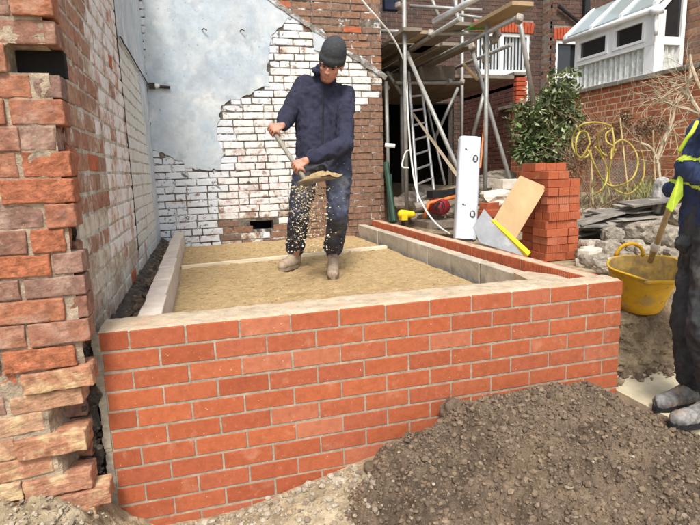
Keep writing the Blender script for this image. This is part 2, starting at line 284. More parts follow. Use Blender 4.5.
m_sheet = pm('grey_sheet_metal', [(.27, .28, .29)], dark=.75, hi=1.1, scale=5, bump=.15, rough=.6, metal=.0, spots=[((.40, .40, .38), 9, .56, .68, .6)])
m_leaf = pm('evergreen_leaf', [(.05, .09, .025), (.08, .13, .04), (.14, .19, .07), (.42, .44, .26), (.06, .09, .03), (.26, .30, .14), (.10, .14, .05)], dark=.8, scale=30, bump=0, rough=.4, island=True, spec=.45)
m_dry = pm('dry_flower_head', [(.24, .15, .09), (.32, .21, .13), (.18, .11, .07), (.38, .28, .18)], dark=.7, scale=30, bump=.3, island=True)
m_twig = pm('bare_twig', [(.30, .21, .13), (.38, .28, .18), (.22, .15, .09)], dark=.7, scale=20, bump=.3, island=True)
m_branch = pm('pale_bark', [(.48, .40, .28), (.40, .32, .22)], dark=.6, scale=18, bump=.5, island=True)
m_grass = pm('grass_blade', [(.12, .15, .04), (.20, .20, .08), (.30, .26, .13)], dark=.8, scale=30, bump=0, island=True)
m_bark = pm('shrub_bark', [(.11, .08, .05)], scale=20, bump=.5)
m_skin = pm('skin', [(.56, .27, .19)], dark=.85, hi=1.08, scale=22, bump=.15, bscale=120, bdist=.001, rough=.55, rnd=False, sub=.08, spots=[((.52, .16, .11), 12, .58, .72, .5)])
m_beanie = pm('grey_knit', [(.050, .054, .060)], dark=.75, hi=1.2, scale=60, bump=.8, bscale=140, bdist=.003, rnd=False)
m_fleece = pm('navy_fleece', [(.030, .032, .056)], dark=.7, hi=1.25, scale=9, bump=.5, bscale=120, bdist=.002, rnd=False, spots=[((.16, .16, .17), 70, .74, .78, .7)], rough=.95)
m_trou = pm('dusty_navy_trousers', [(.066, .072, .10), (.052, .060, .095), (.09, .092, .10)], dark=.55, hi=1.35, scale=14, bump=.5, bscale=80, bdist=.003, rnd=False, spots=[((.22, .22, .205), 9, .56, .72, .4), ((.50, .45, .32), 55, .66, .71, .7)], rough=.95)
m_boot = pm('dusty_suede_boot', [(.42, .32, .24)], dark=.6, hi=1.2, scale=16, bump=.5, rnd=False, spots=[((.48, .38, .24), 10, .52, .66, .7)])
m_sole = pm('rubber_sole', [(.30, .24, .17)], scale=16, bump=.4)
m_jkt = pm('navy_work_jacket', [(.028, .042, .10)], dark=.7, hi=1.25, scale=8, bump=.4, bscale=70, rnd=False, rough=.8)
m_hivis = pm('hi_vis_yellow', [(.46, .60, .05)], dark=.9, scale=8, bump=.2, rnd=False, rough=.6)
m_btrou = pm('black_muddy_trousers', [(.040, .041, .043)], dark=.6, hi=1.5, scale=14, bump=.5, bscale=70, rnd=False, spots=[((.17, .155, .13), 7, .58, .74, .55), ((.35, .31, .25), 40, .70, .75, .6)], rough=.85)
m_gboot = pm('grey_muddy_boot', [(.15, .145, .14), (.26, .25, .235)], dark=.5, hi=1.4, scale=30, bump=.5, rnd=False, spots=[((.34, .20, .08), 9, .55, .66, .7), ((.44, .42, .38), 18, .6, .7, .6)])
m_wood = pm('ash_shaft', [(.50, .38, .22)], dark=.75, scale=14, bump=.2, stretch=(3, 3, .4))
m_gshaft = pm('worn_grey_shaft', [(.30, .28, .23)], dark=.7, scale=14, bump=.2)
m_blade = pm('worn_steel_blade', [(.30, .26, .22)], dark=.7, scale=14, bump=.2, rough=.5, metal=.5)
m_iron = pm('rusty_iron', [(.06, .045, .04)], scale=20, bump=.4)
m_paintw = pm('thick_white_paint', [(.78, .78, .74)], scale=10, bump=.4)
m_dark = pm('eye_dark', [(.02, .015, .012)], bump=0)
# ================================================================== ground
Z_SAND = -.178
def gz(x, y):
    """height of the open ground"""
    f = -.91+.16*sm(-2.2, -1.3, x)*sm(-.6, -.05, y)+.25*sm(-2.45, -2.85, x)*sm(-1.2, -.2, y)+.03*fz((x, y, 0), 2.2, 3)
    tr = -.70
    f = f+(tr-f)*sm(-.3, .1, x)*sm(-1.4, -.5, y)
    yd = -.215+.02*fz((x, y, 0), 1.6, 8)+.42*sm(1.25, 2.7, x)*sm(1.2, 2.2, y)
    yd += .22*sm(4.0, 5.2, y)*sm(.5, 1.3, x)*(1-sm(2.0, 3.0, x))
    k = sm(.62, .74, y)*(1 if x > .03 else 0)
    k2 = 1 if y > 4.2 else 0
    if -2.62 < x < 0 and .05 < y < 4.1: return -.42+.02*nz((x, y, 0), 9)
    return f+(yd-f)*max(k, k2 if x > -2.6 else 0)
xs = [-70, -40, -20, -10, -6, -4.5]+[-3.6+i*.04 for i in range(172)]+[3.4, 4, 5, 6.5, 9, 15, 30, 60]
ys = [-60, -30, -15, -8, -5, -3.5]+[-2.6+i*.035 for i in range(150)]+[2.7+i*.08 for i in range(50)]+[7, 8, 10, 15, 30, 70]
vs = [(x, y, gz(x, y)) for y in ys for x in xs]; nx = len(xs)
fs = [(j*nx+i, j*nx+i+1, (j+1)*nx+i+1, (j+1)*nx+i) for j in range(len(ys)-1) for i in range(nx-1)]
g = mesh('ground', vs, fs, m_rubble, smooth=True); g['kind'] = 'structure'
# sand bed inside the new walls
def sand_z(x, y):
    z = Z_SAND+.012*fz((x, y, 0), 3, 1)+.006*fz((x, y, 0), 11, 5)+.003*fz((x, y, 0), 33, 9)
    for (a, b, r, d) in FEET: 
        q = math.hypot((x-a), (y-b)*.7); z += -.012*math.exp(-(q/r)**2)+.010*math.exp(-((q-r*1.5)/(r*.5))**2)
    return z
FEET = [(-1.45, 2.05, .09, 1), (-1.2, 1.62, .09, 1), (-1.8, 1.3, .08, 1), (-1.5, .9, .08, 1), (-.9, 1.2, .08, 1), (-.7, 2.4, .08, 1), (-2, 2.7, .08, 1), (-1.1, 2.9, .1, 1), (-1.6, 3.4, .12, 1), (-.8, 3.5, .1, 1)]
n1, n2 = 150, 230
vs = [(-2.37+2.03*i/n1, .12+3.95*j/n2, sand_z(-2.37+2.03*i/n1, .12+3.95*j/n2)) for j in range(n2+1) for i in range(n1+1)]
fs = [(j*(n1+1)+i, j*(n1+1)+i+1, (j+1)*(n1+1)+i+1, (j+1)*(n1+1)+i) for j in range(n2) for i in range(n1)]
o = mesh('sand_floor', vs, fs, m_sand, smooth=True); o['kind'] = 'structure'
mb = MB()                                                              # loose crumbs of sand
def ico(mb, c, r, k, squash=.75):
    t = (1+5**.5)/2; V = [(-1, t, 0), (1, t, 0), (-1, -t, 0), (1, -t, 0), (0, -1, t), (0, 1, t), (0, -1, -t), (0, 1, -t), (t, 0, -1), (t, 0, 1), (-t, 0, -1), (-t, 0, 1)]
    F = [(0, 11, 5), (0, 5, 1), (0, 1, 7), (0, 7, 10), (0, 10, 11), (1, 5, 9), (5, 11, 4), (11, 10, 2), (10, 7, 6), (7, 1, 8), (3, 9, 4), (3, 4, 2), (3, 2, 6), (3, 6, 8), (3, 8, 9), (4, 9, 5), (2, 4, 11), (6, 2, 10), (8, 6, 7), (9, 8, 1)]
    c = Vector(c); out = []
    e = Euler((random.random()*6, random.random()*6, random.random()*6)).to_matrix()
    for v in V:
        p = e @ Vector(v)*(r/1.9); p *= 1+random.uniform(-k, k); p.z *= squash; out.append(c+p)
    mb.add(out, F)
for i in range(1500):
    x, y = random.uniform(-2.35, -.36), random.uniform(.3, 4.0); ico(mb, (x, y, sand_z(x, y)+.001), random.choice([.004, .006, .009, .012]), .3)
o = mb.build('sand_crumbs', m_sand); tag(o, 'loose crumbs scattered over the raked yellow sand bed', 'sand', kind='stuff')
# levelling batten laid across the sand
a, b = at(181, 266, z=Z_SAND+.025), at(386, 245.5, z=Z_SAND+.03)
mb = MB(); d = (b-a).normalized(); n = Vector((-d.y, d.x, 0)); mb.prism([a-n*.027, b-n*.027, b+n*.027, a+n*.027], (0, 0, -.03))
tag(mb.build('timber_batten', m_batten), 'long pale timber batten lying across the sand behind the shoveller', 'batten')

# ================================================================== new cavity wall
CO, BH, BL, BD = .087, .0755, .2165, .1025
def ribbed_mesh():
    """facing brick whose inner (y+) face carries vertical ribs"""
    bm = MB(); l, d, h = BL, BD, BH; k = 13; pts = []
    pts += [(-l/2, -d/2), (l/2, -d/2)]
    st = l/k
    for i in range(k):
        x1 = l/2-i*st; pts += [(x1-.001, d/2), (x1-st*.55, d/2), (x1-st*.62, d/2-.006), (x1-st*.95, d/2-.006)]
    bm.prism([(x, y, -h/2) for x, y in pts], (0, 0, h)); return bm
nb_mesh = [rbox('new_brick_mesh', BL, BD, BH, .0022, 1, .0011, i, 34, m_new) for i in range(4)]
hb_mesh = [rbox('half_brick_mesh', BD, BD, BH, .003, 0, .0006, i, 30, m_new) for i in range(2)]
rm = ribbed_mesh(); rib = bpy.data.meshes.new('ribbed_brick_mesh'); rib.from_pydata(rm.v, [], rm.f); rib.update(); rib.materials.append(m_newin)
W = thing('new_brick_wall', 'freshly built low wall of bright orange red bricks enclosing the sand bed', 'brick wall', (-1.3, .05, -1.0))
def put(me, loc, rz=0, parent=None, name='brick', tilt=(0, 0), sc=None):
    o = bpy.data.objects.new(name, me); o.location = loc; o.rotation_euler = (tilt[0], tilt[1], rz)
    if sc: o.scale = sc
    return link(o, parent)
NC = 12
for r in range(NC):
    zc = -r*CO-BH/2
    x = 0.; first = True
    while x > -2.56:
        l = BL if (r % 2 == 0 or not first) else BD
        last = x-l < -2.585
        lx = min(l, x+2.588)
        if lx < .03: break
        me = (random.choice(nb_mesh) if l == BL else random.choice(hb_mesh))
        put(me, (x-lx/2+random.uniform(-.001, .001), BD/2+random.uniform(-.0008, .0008), zc+random.uniform(-.0012, .0012)), 0, W, tilt=(random.uniform(-.004, .004), random.uniform(-.004, .004)), sc=(lx/l, 1, 1))
        x -= l+.0085; first = False
# right hand leaf, running back from the corner
for r in range(7):
    zc = -r*CO-BH/2
    y = BD+.010 if r % 2 == 0 else BL+.010
    while y < 3.98:
        l = min(BL, 4.04-y)
        put(rib if r < 3 else random.choice(nb_mesh), (-BD/2+random.uniform(-.001, .001), y+l/2, zc+random.uniform(-.001, .001)), math.pi/2, W, sc=(l/BL, 1, 1), name='brick')
        y += l+.010
mb = MB(); mb.box((-2.586, .0028, -NC*CO), (-.0028, BD-.004, -.006)); mb.box((-BD+.006, BD-.004, -NC*CO), (-.004, 4.04, -.006))
mb.build('mortar_joints', m_mortar, W)
# filled top of the front wall: uneven mortar over bricks, cavity and inner leaf
mb = MB(); n1, n2 = 130, 14; vs = []
for j in range(n2+1):
    for i in range(n1+1):
        x = -2.588+2.584*i/n1; yy = .003+(.235+.018*nz((x, 0, 0), 6))*j/n2
        e = min(1, j/1.5, (n2-j)/1.2)
        z = -.004+(.012+.006*fz((x, yy, 0), 12)+.003*fz((x, yy, 0), 45, 4))*e
        if x > -.42 and yy > .13: z -= .02*sm(.13, .2, yy)
        vs.append((x, yy, z))
fs = [(j*(n1+1)+i, j*(n1+1)+i+1, (j+1)*(n1+1)+i+1, (j+1)*(n1+1)+i) for j in range(n2) for i in range(n1)]
vs2 = [(v[0], v[1], -.30) for v in vs[-(n1+1):]]; k = len(vs); vs += vs2
fs += [(n2*(n1+1)+i, n2*(n1+1)+i+1, k+i+1, k+i) for i in range(n1)]
mesh('mortar_topping', vs, fs, m_mtop, W, smooth=True)
mb = MB(); n = 150; vs = []                                           # thin mortar smear on the right leaf
for i in range(n+1):
    y = BD+3.93*i/n
    for j in range(5):
        x = -.003-(BD-.006)*j/4; vs.append((x, y, -.003+(.006+.005*fz((x, y, 0), 14, 2))*(1 if 0 < j < 4 else .2)))
mesh('mortar_smear', vs, [(i*5+j, i*5+j+1, (i+1)*5+j+1, (i+1)*5+j) for i in range(n) for j in range(4)], m_mtop, W, smooth=True)
# mortar squeezed at the left end against the old wall
mb = MB(); 
for r in range(66):
    z = -r*.0155-.002; mb.box((-2.612+.012*fz((0, 0, z), 14), -.003+.004*fz((0, 4, z), 20), z-.0155), (-2.583, .05, z))
mb.build('mortar_fillet', m_mortar, W)
# ---- concrete block inner leaves
bl_mesh = [rbox('block_mesh', .44, .10, .215, .006, 2, .004, i, 12, m_block) for i in range(4)]
blp_mesh = [rbox('pale_block_mesh', .44, .105, .215, .007, 2, .005, i+7, 10, m_blockp) for i in range(4)]
LB = thing('block_wall', 'pale concrete block dwarf wall along the painted left wall', 'block wall', (-2.45, 2.0, -.43))
y = .24; i = 0
while y < 3.95:
    l = min(.44, 4.03-y)
    for r in range(2):
        put(random.choice(blp_mesh), (-2.412-.015*y/4+random.uniform(-.004, .004), y+l/2, -.1075-r*.225+random.uniform(-.004, .003)), math.pi/2+random.uniform(-.008, .008), LB, 'block', sc=(l/.44, 1, 1))
    y += l+.011
mb = MB(); mb.box((-2.458, .23, -.42), (-2.375, 4.03, -.012)); mb.build('mortar_joints', m_mortar, LB)
RB = thing('block_wall', 'grey concrete block inner leaf beside the ribbed brick leaf', 'block wall', (-.28, 2.0, -.43))
y = .56
while y < 3.95:
    l = min(.44, 4.03-y)
    for r in range(2):
        put(random.choice(bl_mesh), (-.242+random.uniform(-.003, .003), y+l/2, -.1475-r*.225+random.uniform(-.004, .002)), math.pi/2+random.uniform(-.006, .006), RB, 'block', sc=(l/.44, 1, 1))
    y += l+.011
mb = MB(); mb.box((-.280, .56, -.42), (-.20, 4.03, -.05)); mb.build('mortar_joints', m_mortshade, RB)
n1, n2 = 60, 4; vs = []
for i in range(n1+1):
    for j in range(n2+1):
        y = .55+3.48*i/n1; x = -.290+.096*j/n2; vs.append((x, y, -.041+.007*fz((x, y, 0), 10, 6)+(0 if 0 < j < n2 else -.004)))
mesh('mortar_bed', vs, [(i*5+j, (i+1)*5+j, (i+1)*5+j+1, i*5+j+1) for i in range(n1) for j in range(n2)], m_mtop, RB, smooth=True)
mb = MB(); mb.prism([(-.36, .21, -.42), (-.104, .21, -.42), (-.104, .42, -.42), (-.19, .58, -.42), (-.292, .58, -.42)], (0, 0, .385)); mb.build('corner_fill', m_mtop, RB)
# damp soil in the gap between the left wall and its block leaf
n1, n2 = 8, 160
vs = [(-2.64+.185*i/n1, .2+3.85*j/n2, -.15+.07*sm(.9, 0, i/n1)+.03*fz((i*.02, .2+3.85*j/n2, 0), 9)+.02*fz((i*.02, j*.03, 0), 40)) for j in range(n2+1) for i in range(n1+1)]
o = mesh('soil_strip', vs, [(j*9+i, j*9+i+1, (j+1)*9+i+1, (j+1)*9+i) for j in range(n2) for i in range(n1)], m_mortshade, smooth=True); o['kind'] = 'structure'
mb = MB()
for i in range(420):
    y = .22+3.8*random.random()**1.4; ico(mb, (random.uniform(-2.61, -2.475), y, -.13+random.uniform(-.01, .03)), random.uniform(.008, .03), .35)
tag(mb.build('gap_debris', m_clod), 'crumbled mortar and mossy debris in the narrow gap by the left wall', 'debris', kind='stuff')

# ================================================================== generic brick courses
def courses(parent, org, ux, L, z0, n, bl, bh, jt, dep, pick, meshes, maxobj=300, jit=.002, stuffmat=None, header=0., rz=None, half=None, stuffname='brick_courses', proud=.004):
    """lay courses on a vertical plane; the outer faces lie at org, thickness goes along -normal"""
    ux = Vector(ux); ang = math.atan2(ux.y, ux.x); nrm = Vector((ux.y, -ux.x, 0))   # outward normal (right of ux)
    todo = []
    for r in range(n):
        s = -bl*random.choice([.5, .5]) if r % 2 else 0.; s += 0 if not header else random.uniform(-.03, .03)
        while s < L:
            l = bl
            if header and random.random() < header: l = (bl-jt)/2
            a, b = max(s, 0), min(s+l, L)
            if b-a > .03:
                m = pick((a+b)/2, z0+r*(bh+jt)+bh/2)
                if m is not None: todo.append(((a+b)/2, r, b-a, l, m))
            s += l+jt
    def key(t):
        p = Vector(org)+ux*t[0]; p.z = z0+t[1]*(bh+jt)+bh/2
        u, v, d = px(p); inside = -25 < u < 725 and -25 < v < 550 and d > 0
        return (0 if inside else 1, d)
    todo.sort(key=key); left = MB(); nleft = 0
    for i, (s, r, lb, l, m) in enumerate(todo):
        c = Vector(org)+ux*s-nrm*(dep/2+random.uniform(-proud, proud)); c.z = z0+r*(bh+jt)+bh/2+random.uniform(-jit, jit)
        if i < maxobj:
            me = random.choice(meshes[m]); put(me, c, ang, parent, 'brick', (random.uniform(-.006, .006), random.uniform(-.008, .008)), sc=(lb/bl, 1, 1))
        else:
            nleft += 1; R = Matrix.Rotation(ang, 3, 'Z'); left.box((c.x-lb/2, c.y-dep/2, c.z-bh/2), (c.x+lb/2, c.y+dep/2, c.z+bh/2), R, c)
    if nleft: left.build(stuffname, stuffmat, parent)['kind'] = 'stuff'
def inpoly(x, y, P):
    k = False; j = len(P)-1
    for i in range(len(P)):
        if (P[i][1] > y) != (P[j][1] > y) and x < (P[j][0]-P[i][0])*(y-P[i][1])/(P[j][1]-P[i][1])+P[i][0]: k = not k
        j = i
    return k
def patch(name, P, y, th, mt, parent, step=.03, amp=.018, seed=0, axis='y'):
    """thin coat with a ragged outline P given in (along, z)"""
    Q = []
    for i in range(len(P)):
        a, b = P[i], P[(i+1) % len(P)]; L = math.dist(a, b); n = max(1, int(L/step))
        for k in range(n):
            s = a[0]+(b[0]-a[0])*k/n; z = a[1]+(b[1]-a[1])*k/n
            Q.append((s+amp*fz((s, z, 0), 14, seed), z+amp*fz((s, z, 5), 14, seed+7)))
    pts = [(s, y, z) if axis == 'y' else (y, s, z) for s, z in Q]
    bm = bmesh.new(); vv = [bm.verts.new(p) for p in pts]; f = bm.faces.new(vv)
    r = bmesh.ops.extrude_face_region(bm, geom=[f]); off = (0, -th, 0) if axis == 'y' else (th, 0, 0)
    bmesh.ops.translate(bm, vec=off, verts=[v for v in r['geom'] if isinstance(v, bmesh.types.BMVert)])
    bmesh.ops.triangulate(bm, faces=[f for f in bm.faces if len(f.verts) > 4]); bmesh.ops.recalc_face_normals(bm, faces=bm.faces)
    me = bpy.data.meshes.new(name); bm.to_mesh(me); bm.free(); return mobj(name, me, mt, parent)

# ================================================================== old left wall with its toothed end
OLDH, OLDJ = .079, .014; OC = OLDH+OLDJ
LW = thing('old_brick_wall', 'tall old brick wall at left with ragged toothed end and peeling white paint', 'brick wall', (-2.8, 2, -1.0))
XW = -2.63
lm = {}
for k, m in enumerate((m_lw1, m_lw2, m_lw3, m_lw4, m_lwred)):
    lm[k] = [rbox('old_wall_brick_mesh', .228, .10, OLDH, .006, 1, .004, k*5+i, 20, m) for i in range(3)]
def lpick(s, z):                                                        # s runs from the front end to the back corner
    y = .10+s; q = y+.05*nz((y, z, 0), 4)
    if random.random() < .015: return 4
    if q > 1.95: return 3 if (z > .2+.12*nz((y, z, 3), 3) or random.random() < .6) else (2 if random.random() < .6 else 1)
    if z < .18+.10*nz((y, z, 0), 3)+.06*(1.2-y): return 2
    if q > .85: return 1 if random.random() < .93 else 0
    if z < .45: return random.choice([0, 2, 2])
    return 0 if random.random() < .93 else 2
courses(LW, (XW, .10, 0), (0, 1, 0), 3.93, -.36, 36, .228, OLDH, OLDJ, .10, lpick, lm, 300, .003, m_lw4, header=.25, proud=.0025)
mb = MB(); mb.box((-3.3, .12, -1.0), (XW-.004, 4.05, 3.1)); mb.build('mortar_core', m_lwmort, LW)
P = [(1.97, 1.62), (4.03, 1.60), (4.03, 3.1), (1.99, 3.1)]
patch('painted_render', P, XW-.004, .009, m_render, LW, .05, .01, 3, 'x')
P = [(3.55, -.1), (4.03, -.1), (4.03, 1.60), (3.2, 1.60), (3.35, 1.1), (3.5, .6)]
patch('painted_render', P, XW-.004, .007, m_render, LW, .05, .03, 9, 'x')
P = [(1.08, .95), (1.55, .85), (1.9, 1.1), (1.93, 1.75), (1.95, 2.6), (1.06, 2.6), (1.02, 1.9), (1.05, 1.3)]
mb = MB(); ln = [Vector((XW+.018, 1.97+2.08*i/24, 1.615+.012*nz((i, 0, 0), .6))) for i in range(25)]; mb.tube(ln, .006, 6); mb.build('cable', m_iron, LW)
mb = MB()                                                               # broken vertical edge of the thicker paint coat
for i in range(60):
    z = .05+2.6*i/60; y = 1.945+.02*fz((0, 0, z), 4); mb.box((XW-.02, y-.008-.006*random.random(), z), (XW+.004, y+.008, z+.05))
mb.build('dark_crack', m_iron, LW)
# ---- toothed end: measured course by course (top v, bottom v, list of (u0,u1,material key, extra tilt))
PY = -.15
rows = [(-9, 15, [(-60, 9), (12, 53)]), (20, 43, [(-40, 56)]), (46, 72, [(-40, 7)]), (75, 97, [(-25, 31), (35, 61)]), (100, 124, [(-40, 6), (11, 64)]),
 (127, 150, [(-50, 20), (21, 56)]), (153, 177, [(-60, 18), (24, 71, 1)]), (180, 203, [(-70, -2), (3, 75, 1)]), (206, 228, [(-30, 44), (48, 77)]), (231, 253, [(-40, 27), (33, 66, 1)]),
 (256, 276, [(-20, 52), (55, 84)]), (280, 298, [(-45, 20), (26, 86)]), (301, 322, [(-20, 66), (71, 89)]), (325, 346, [(-40, 26), (31, 91)]), (350, 370, [(-60, 0), (5, 77, 1)]),
 (373, 392, [(-40, 18, 1), (24, 95, 2)]), (396, 412, [(-50, 5), (11, 84, 2)]), (416, 434, [(-40, 44, 2)]), (438, 457, [(-50, 16, 2), (19, 89, 2)]), (460, 478, [(-40, 54, 2)]),
 (481, 497, [(-40, 23, 2), (26, 94, 2)]), (500, 515, [(-40, 10, 2), (13, 42, 2), (46, 113, 2)]), (517, 535, [(-40, 30, 2), (34, 100, 2)])]
pmats = [m_old, m_oldfresh, m_oldsand]; var = 0
for (v0, v1, bs) in rows:
    zt = at(30, v0, y=PY).z; zb = at(30, v1, y=PY).z
    for b in bs:
        k = b[2] if len(b) > 2 else (0 if random.random() < .96 else 1)
        x0 = at(b[0], v1, y=PY).x; x1 = at(b[1], v1, y=PY).x; var += 1
        # position by true x in the plane of the wall end; far left bricks run out of sight
        me = rbox('toothed_brick_mesh', x1-x0+.004, .112, zt-zb+.006, .005, 6, .003 if k == 0 else .0048, var, 34, pmats[k])
        put(me, ((x0+x1)/2, PY+.056+random.uniform(-.012, .008)-(.02 if b[1] > 85 and v0 > 360 else 0), (zt+zb)/2), random.uniform(-.03, .03), LW, 'brick', (random.uniform(-.015, .015), (random.uniform(-.012, .012) if v0 < 360 else random.uniform(-.08, .0))))
# bricks set back behind the teeth
i = 0; z = 1.45
while z > -.95:
    if not (.97 < z < 1.06):
        xr = -2.612+random.uniform(-.05, .005)-(.02 if z > .75 else 0)
        me = rbox('back_tooth_mesh', .22, .11, OLDH-.004, .009, 3, .009, 200+i, 22, random.choice([m_old, m_old, m_oldfresh])); put(me, (xr-.11, .03+random.uniform(-.01, .02), z), random.uniform(-.05, .05), LW, 'brick', (0, random.uniform(-.03, .03)))
        if i % 2 == 0: put(me, (xr-.11+random.uniform(-.02, .02), .14, z), random.uniform(-.05, .05), LW, 'brick')
    z -= OC*.985; i += 1
def rough_slab(name, x0, x1, z0, z1, y, mt, parent, amp=.02, nx=30, nzz=120, holes=None):
    vs = []
    for j in range(nzz+1):
        for i2 in range(nx+1):
            x = x0+(x1-x0)*i2/nx; z = z0+(z1-z0)*j/nzz; yy = y+amp*fz((x, 0, z), 14, 3)
            xx = x+(amp*1.5*fz((0, 3, z), 10) if i2 == nx else 0)
            if holes: yy += holes(x, z)
            vs.append((xx, yy, z))
    fs = [(j*(nx+1)+i2, j*(nx+1)+i2+1, (j+1)*(nx+1)+i2+1, (j+1)*(nx+1)+i2) for j in range(nzz) for i2 in range(nx)]
    return mesh(name, vs, fs, mt, parent)
hz0, hz1 = at(30, 72, y=PY).z, at(30, 46, y=PY).z; hx0, hx1 = at(7, 60, y=PY).x, at(60, 60, y=PY).x
rough_slab('mortar_joints', -3.3, -2.615, -1.0, 1.6, PY+.007, m_oldmort, LW, .004, 60, 300, lambda x, z: .13 if hx0+.004 < x < hx1 and hz0 < z < hz1 else (.25*sm(-.05, -.25, z)*sm(-2.76, -2.70, x+.03*nz((x, 0, z), 9))))
mb = MB(); mb.box((hx0+.006, PY+.085, hz0-.002), (hx1-.004, PY+.128, hz1+.002)); mb.build('hole_shade', m_shade, LW)  # near-black box painting the shade inside the hole
rough_slab('gap_shade_core', -3.3, -2.625, -1.0, 1.6, .0, m_mortshade, LW, .03, 24, 140)  # dark colour stands in for shade in the gaps between teeth
mb = MB(); mb.box((-3.3, .0, -1), (-2.66, .119, 2.2)); mb.build('wall_core', m_mortshade, LW)
# crumbled mortar ledges on the broken teeth
mb = MB()
for i in range(160):
    z = random.uniform(-.75, .1); x = -2.64+random.uniform(-.03, .02); ico(mb, (x, random.uniform(-.05, .12), z), random.uniform(.004, .015), .4)
mb.build('mortar_crumbs', m_mortshade, LW)['kind'] = 'stuff'
# sandy mortar dropped at the foot of the old wall
n1 = 60; vs = []
for j in range(n1+1):
    for i in range(n1+1):
        x = -3.2+.85*i/n1; y = -.75+.75*j/n1; h = sm(-2.36, -2.75, x+.05*nz((x, y, 0), 6))*sm(-.9, -.3, y); vs.append((x, y, -.95+.36*h+.04*fz((x, y, 0), 9)*h+.022*fz((x, y, 0), 30)))
o = mesh('mortar_droppings', vs, [(j*(n1+1)+i, j*(n1+1)+i+1, (j+1)*(n1+1)+i+1, (j+1)*(n1+1)+i) for j in range(n1) for i in range(n1)], m_rubble, smooth=True)
tag(o, 'heap of sandy mortar droppings at the foot of the old toothed wall', 'mortar heap')
mb = MB()
for i in range(900):
    x = random.uniform(-3.1, -2.5); y = random.uniform(-.5, -.1); h = sm(-2.36, -2.75, x)*sm(-.9, -.3, y); r = random.choice([.0025, .003, .004, .006, .010]); ico(mb, (x, y, -.95+.36*h+.04*fz((x, y, 0), 9)*h+r*.5), r, .35)
tag(mb.build('mortar_crumbs', m_pebble), 'loose mortar crumbs on the sandy heap below the old wall', 'crumbs', kind='stuff')

# ================================================================== painted back wall
YB = 4.05
BW = thing('painted_brick_wall', 'back brick wall with blue grey render and flaking white painted bricks', 'brick wall', (-1.3, 4.1, -.4))
def bwp(u, v): p = at(u, v, y=YB); return (p.x, p.z)
RP = [bwp(u, v) for u, v in ((140, -60), (262, -60), (274, -4), (279, 9), (286, 14), (289, 18), (271, 36), (268, 60), (268, 84), (254, 93), (222, 104), (218, 120), (216, 136), (222, 150), (220, 170), (186, 168), (180, 161), (158, 152), (150, 148))]
RP2 = [bwp(u, v) for u, v in ((312, 30), (322, 29), (333, 44), (326, 54), (314, 50))]
slope0, slope1 = Vector(bwp(272, 0)), Vector(bwp(386, 78))
def above(x, z): return z-(slope0.y+(slope1.y-slope0.y)*(x-slope0.x)/(slope1.x-slope0.x))
bmm = {}
for k, m in enumerate((m_bw1, m_bw2, m_bw3, m_bw4, m_bwblk, m_lwred)):
    bmm[k] = [rbox('back_wall_brick_mesh', .222, .10, .069, .006, 1, .004, 40+k*5+i, 18, m) for i in range(3)]
HX0, HX1, HZ0, HZ1 = -1.62, -1.345, -.035, .072
def bpick(s, z):
    x = -2.66+s; q = .05*nz((x, z, 0), 5)
    u, v, d = px((x, YB, z))
    if inpoly(x, z, RP) and inpoly(x+.06, z, RP) and inpoly(x-.06, z, RP): return None
    if HX0-.05 < x < HX1+.05 and HZ0-.02 < z < HZ1+.02: return None
    if above(x, z) > .0: return 5 if random.random() < .08 else 3
    if x > -.34 and z < .58+q: return 3 if random.random() < .75 else 2
    if x > -.02: return 2
    if u < 222 or inpoly(x-.12, z, RP) or inpoly(x-.1, z+.1, RP): return 4
    if z < .02+q: return random.choice([2, 2, 3, 3, 4])
    if z < .14+q: return random.choice([2, 2, 0, 4, 3])
    if x < -1.25 and z < .95+q: return 1
    if z < .45+q*2: return 2
    return 0
courses(BW, (-2.66, YB, 0), (1, 0, 0), 2.73, -.30, 38, .222, .069, .0125, .10, bpick, bmm, 420 if False else 300, .002, m_bw4, header=.22, proud=.005)
mb = MB()
for (x0, x1, z0, z1) in ((-2.66, HX0, -.6, 3.2), (HX1, .068, -.6, 3.2), (HX0, HX1, -.6, HZ0), (HX0, HX1, HZ1, 3.2)): mb.box((x0, YB+.006, z0), (x1, YB+.5, z1))
mb.build('mortar_core', m_bwmort, BW)
mb = MB(); mb.box((HX0, YB+.2, HZ0), (HX1, YB+.22, HZ1)); mb.build('hole_shade', m_shade, BW)  # near-black back panel, the hole's shade as colour
patch('render_coat', RP, YB-.002, .005, m_render, BW, .02, .03, 1)
patch('render_patch', RP2, YB-.001, .010, m_render, BW, .03, .012, 5)
for kx in range(7):                                                    # thin grey wash patches
    pass
d = (slope1-slope0); L = d.length; d.normalize(); nn = Vector((-d.y, d.x)); F = []
for k in range(40): q = slope0-d*.25+d*(L+.25)*k/39; F.append(q-nn*(.028+.02*nz((k, 0, 0), .5)))
for k in range(39, -1, -1): q = slope0-d*.25+d*(L+.25)*k/39; F.append(q+nn*(.024+.022*nz((k, 3, 0), .5)))
patch('mortar_fillet', [tuple(p) for p in F], YB-.001, .016, m_fillet, BW, .05, .01, 2)
# hooks and iron bracket
mb = MB()
for (u, v) in ((202, 30), (240, 31)):
    p = at(u, v, y=YB-.012); mb.tube([p, p+Vector((.02, -.03, .01)), p+Vector((.05, -.035, -.01))], .006, 6)
mb.build('iron_hook', m_iron, BW)
mb = MB(); p = at(152, 86, y=YB-.03); q = at(170, 87.5, y=YB-.03); mb.tube([p, q], .016, 8); mb.box((p.x-.03, p.y-.03, p.z-.03), (p.x+.03, p.y+.03, p.z+.03)); mb.build('pipe_stub', m_iron, BW)
mb = MB(); mb.cap((p.x+.045, p.y-.006, p.z), (p.x+.06, p.y-.008, p.z), .026, .022); mb.build('paint_blob', m_paintw, BW, True)
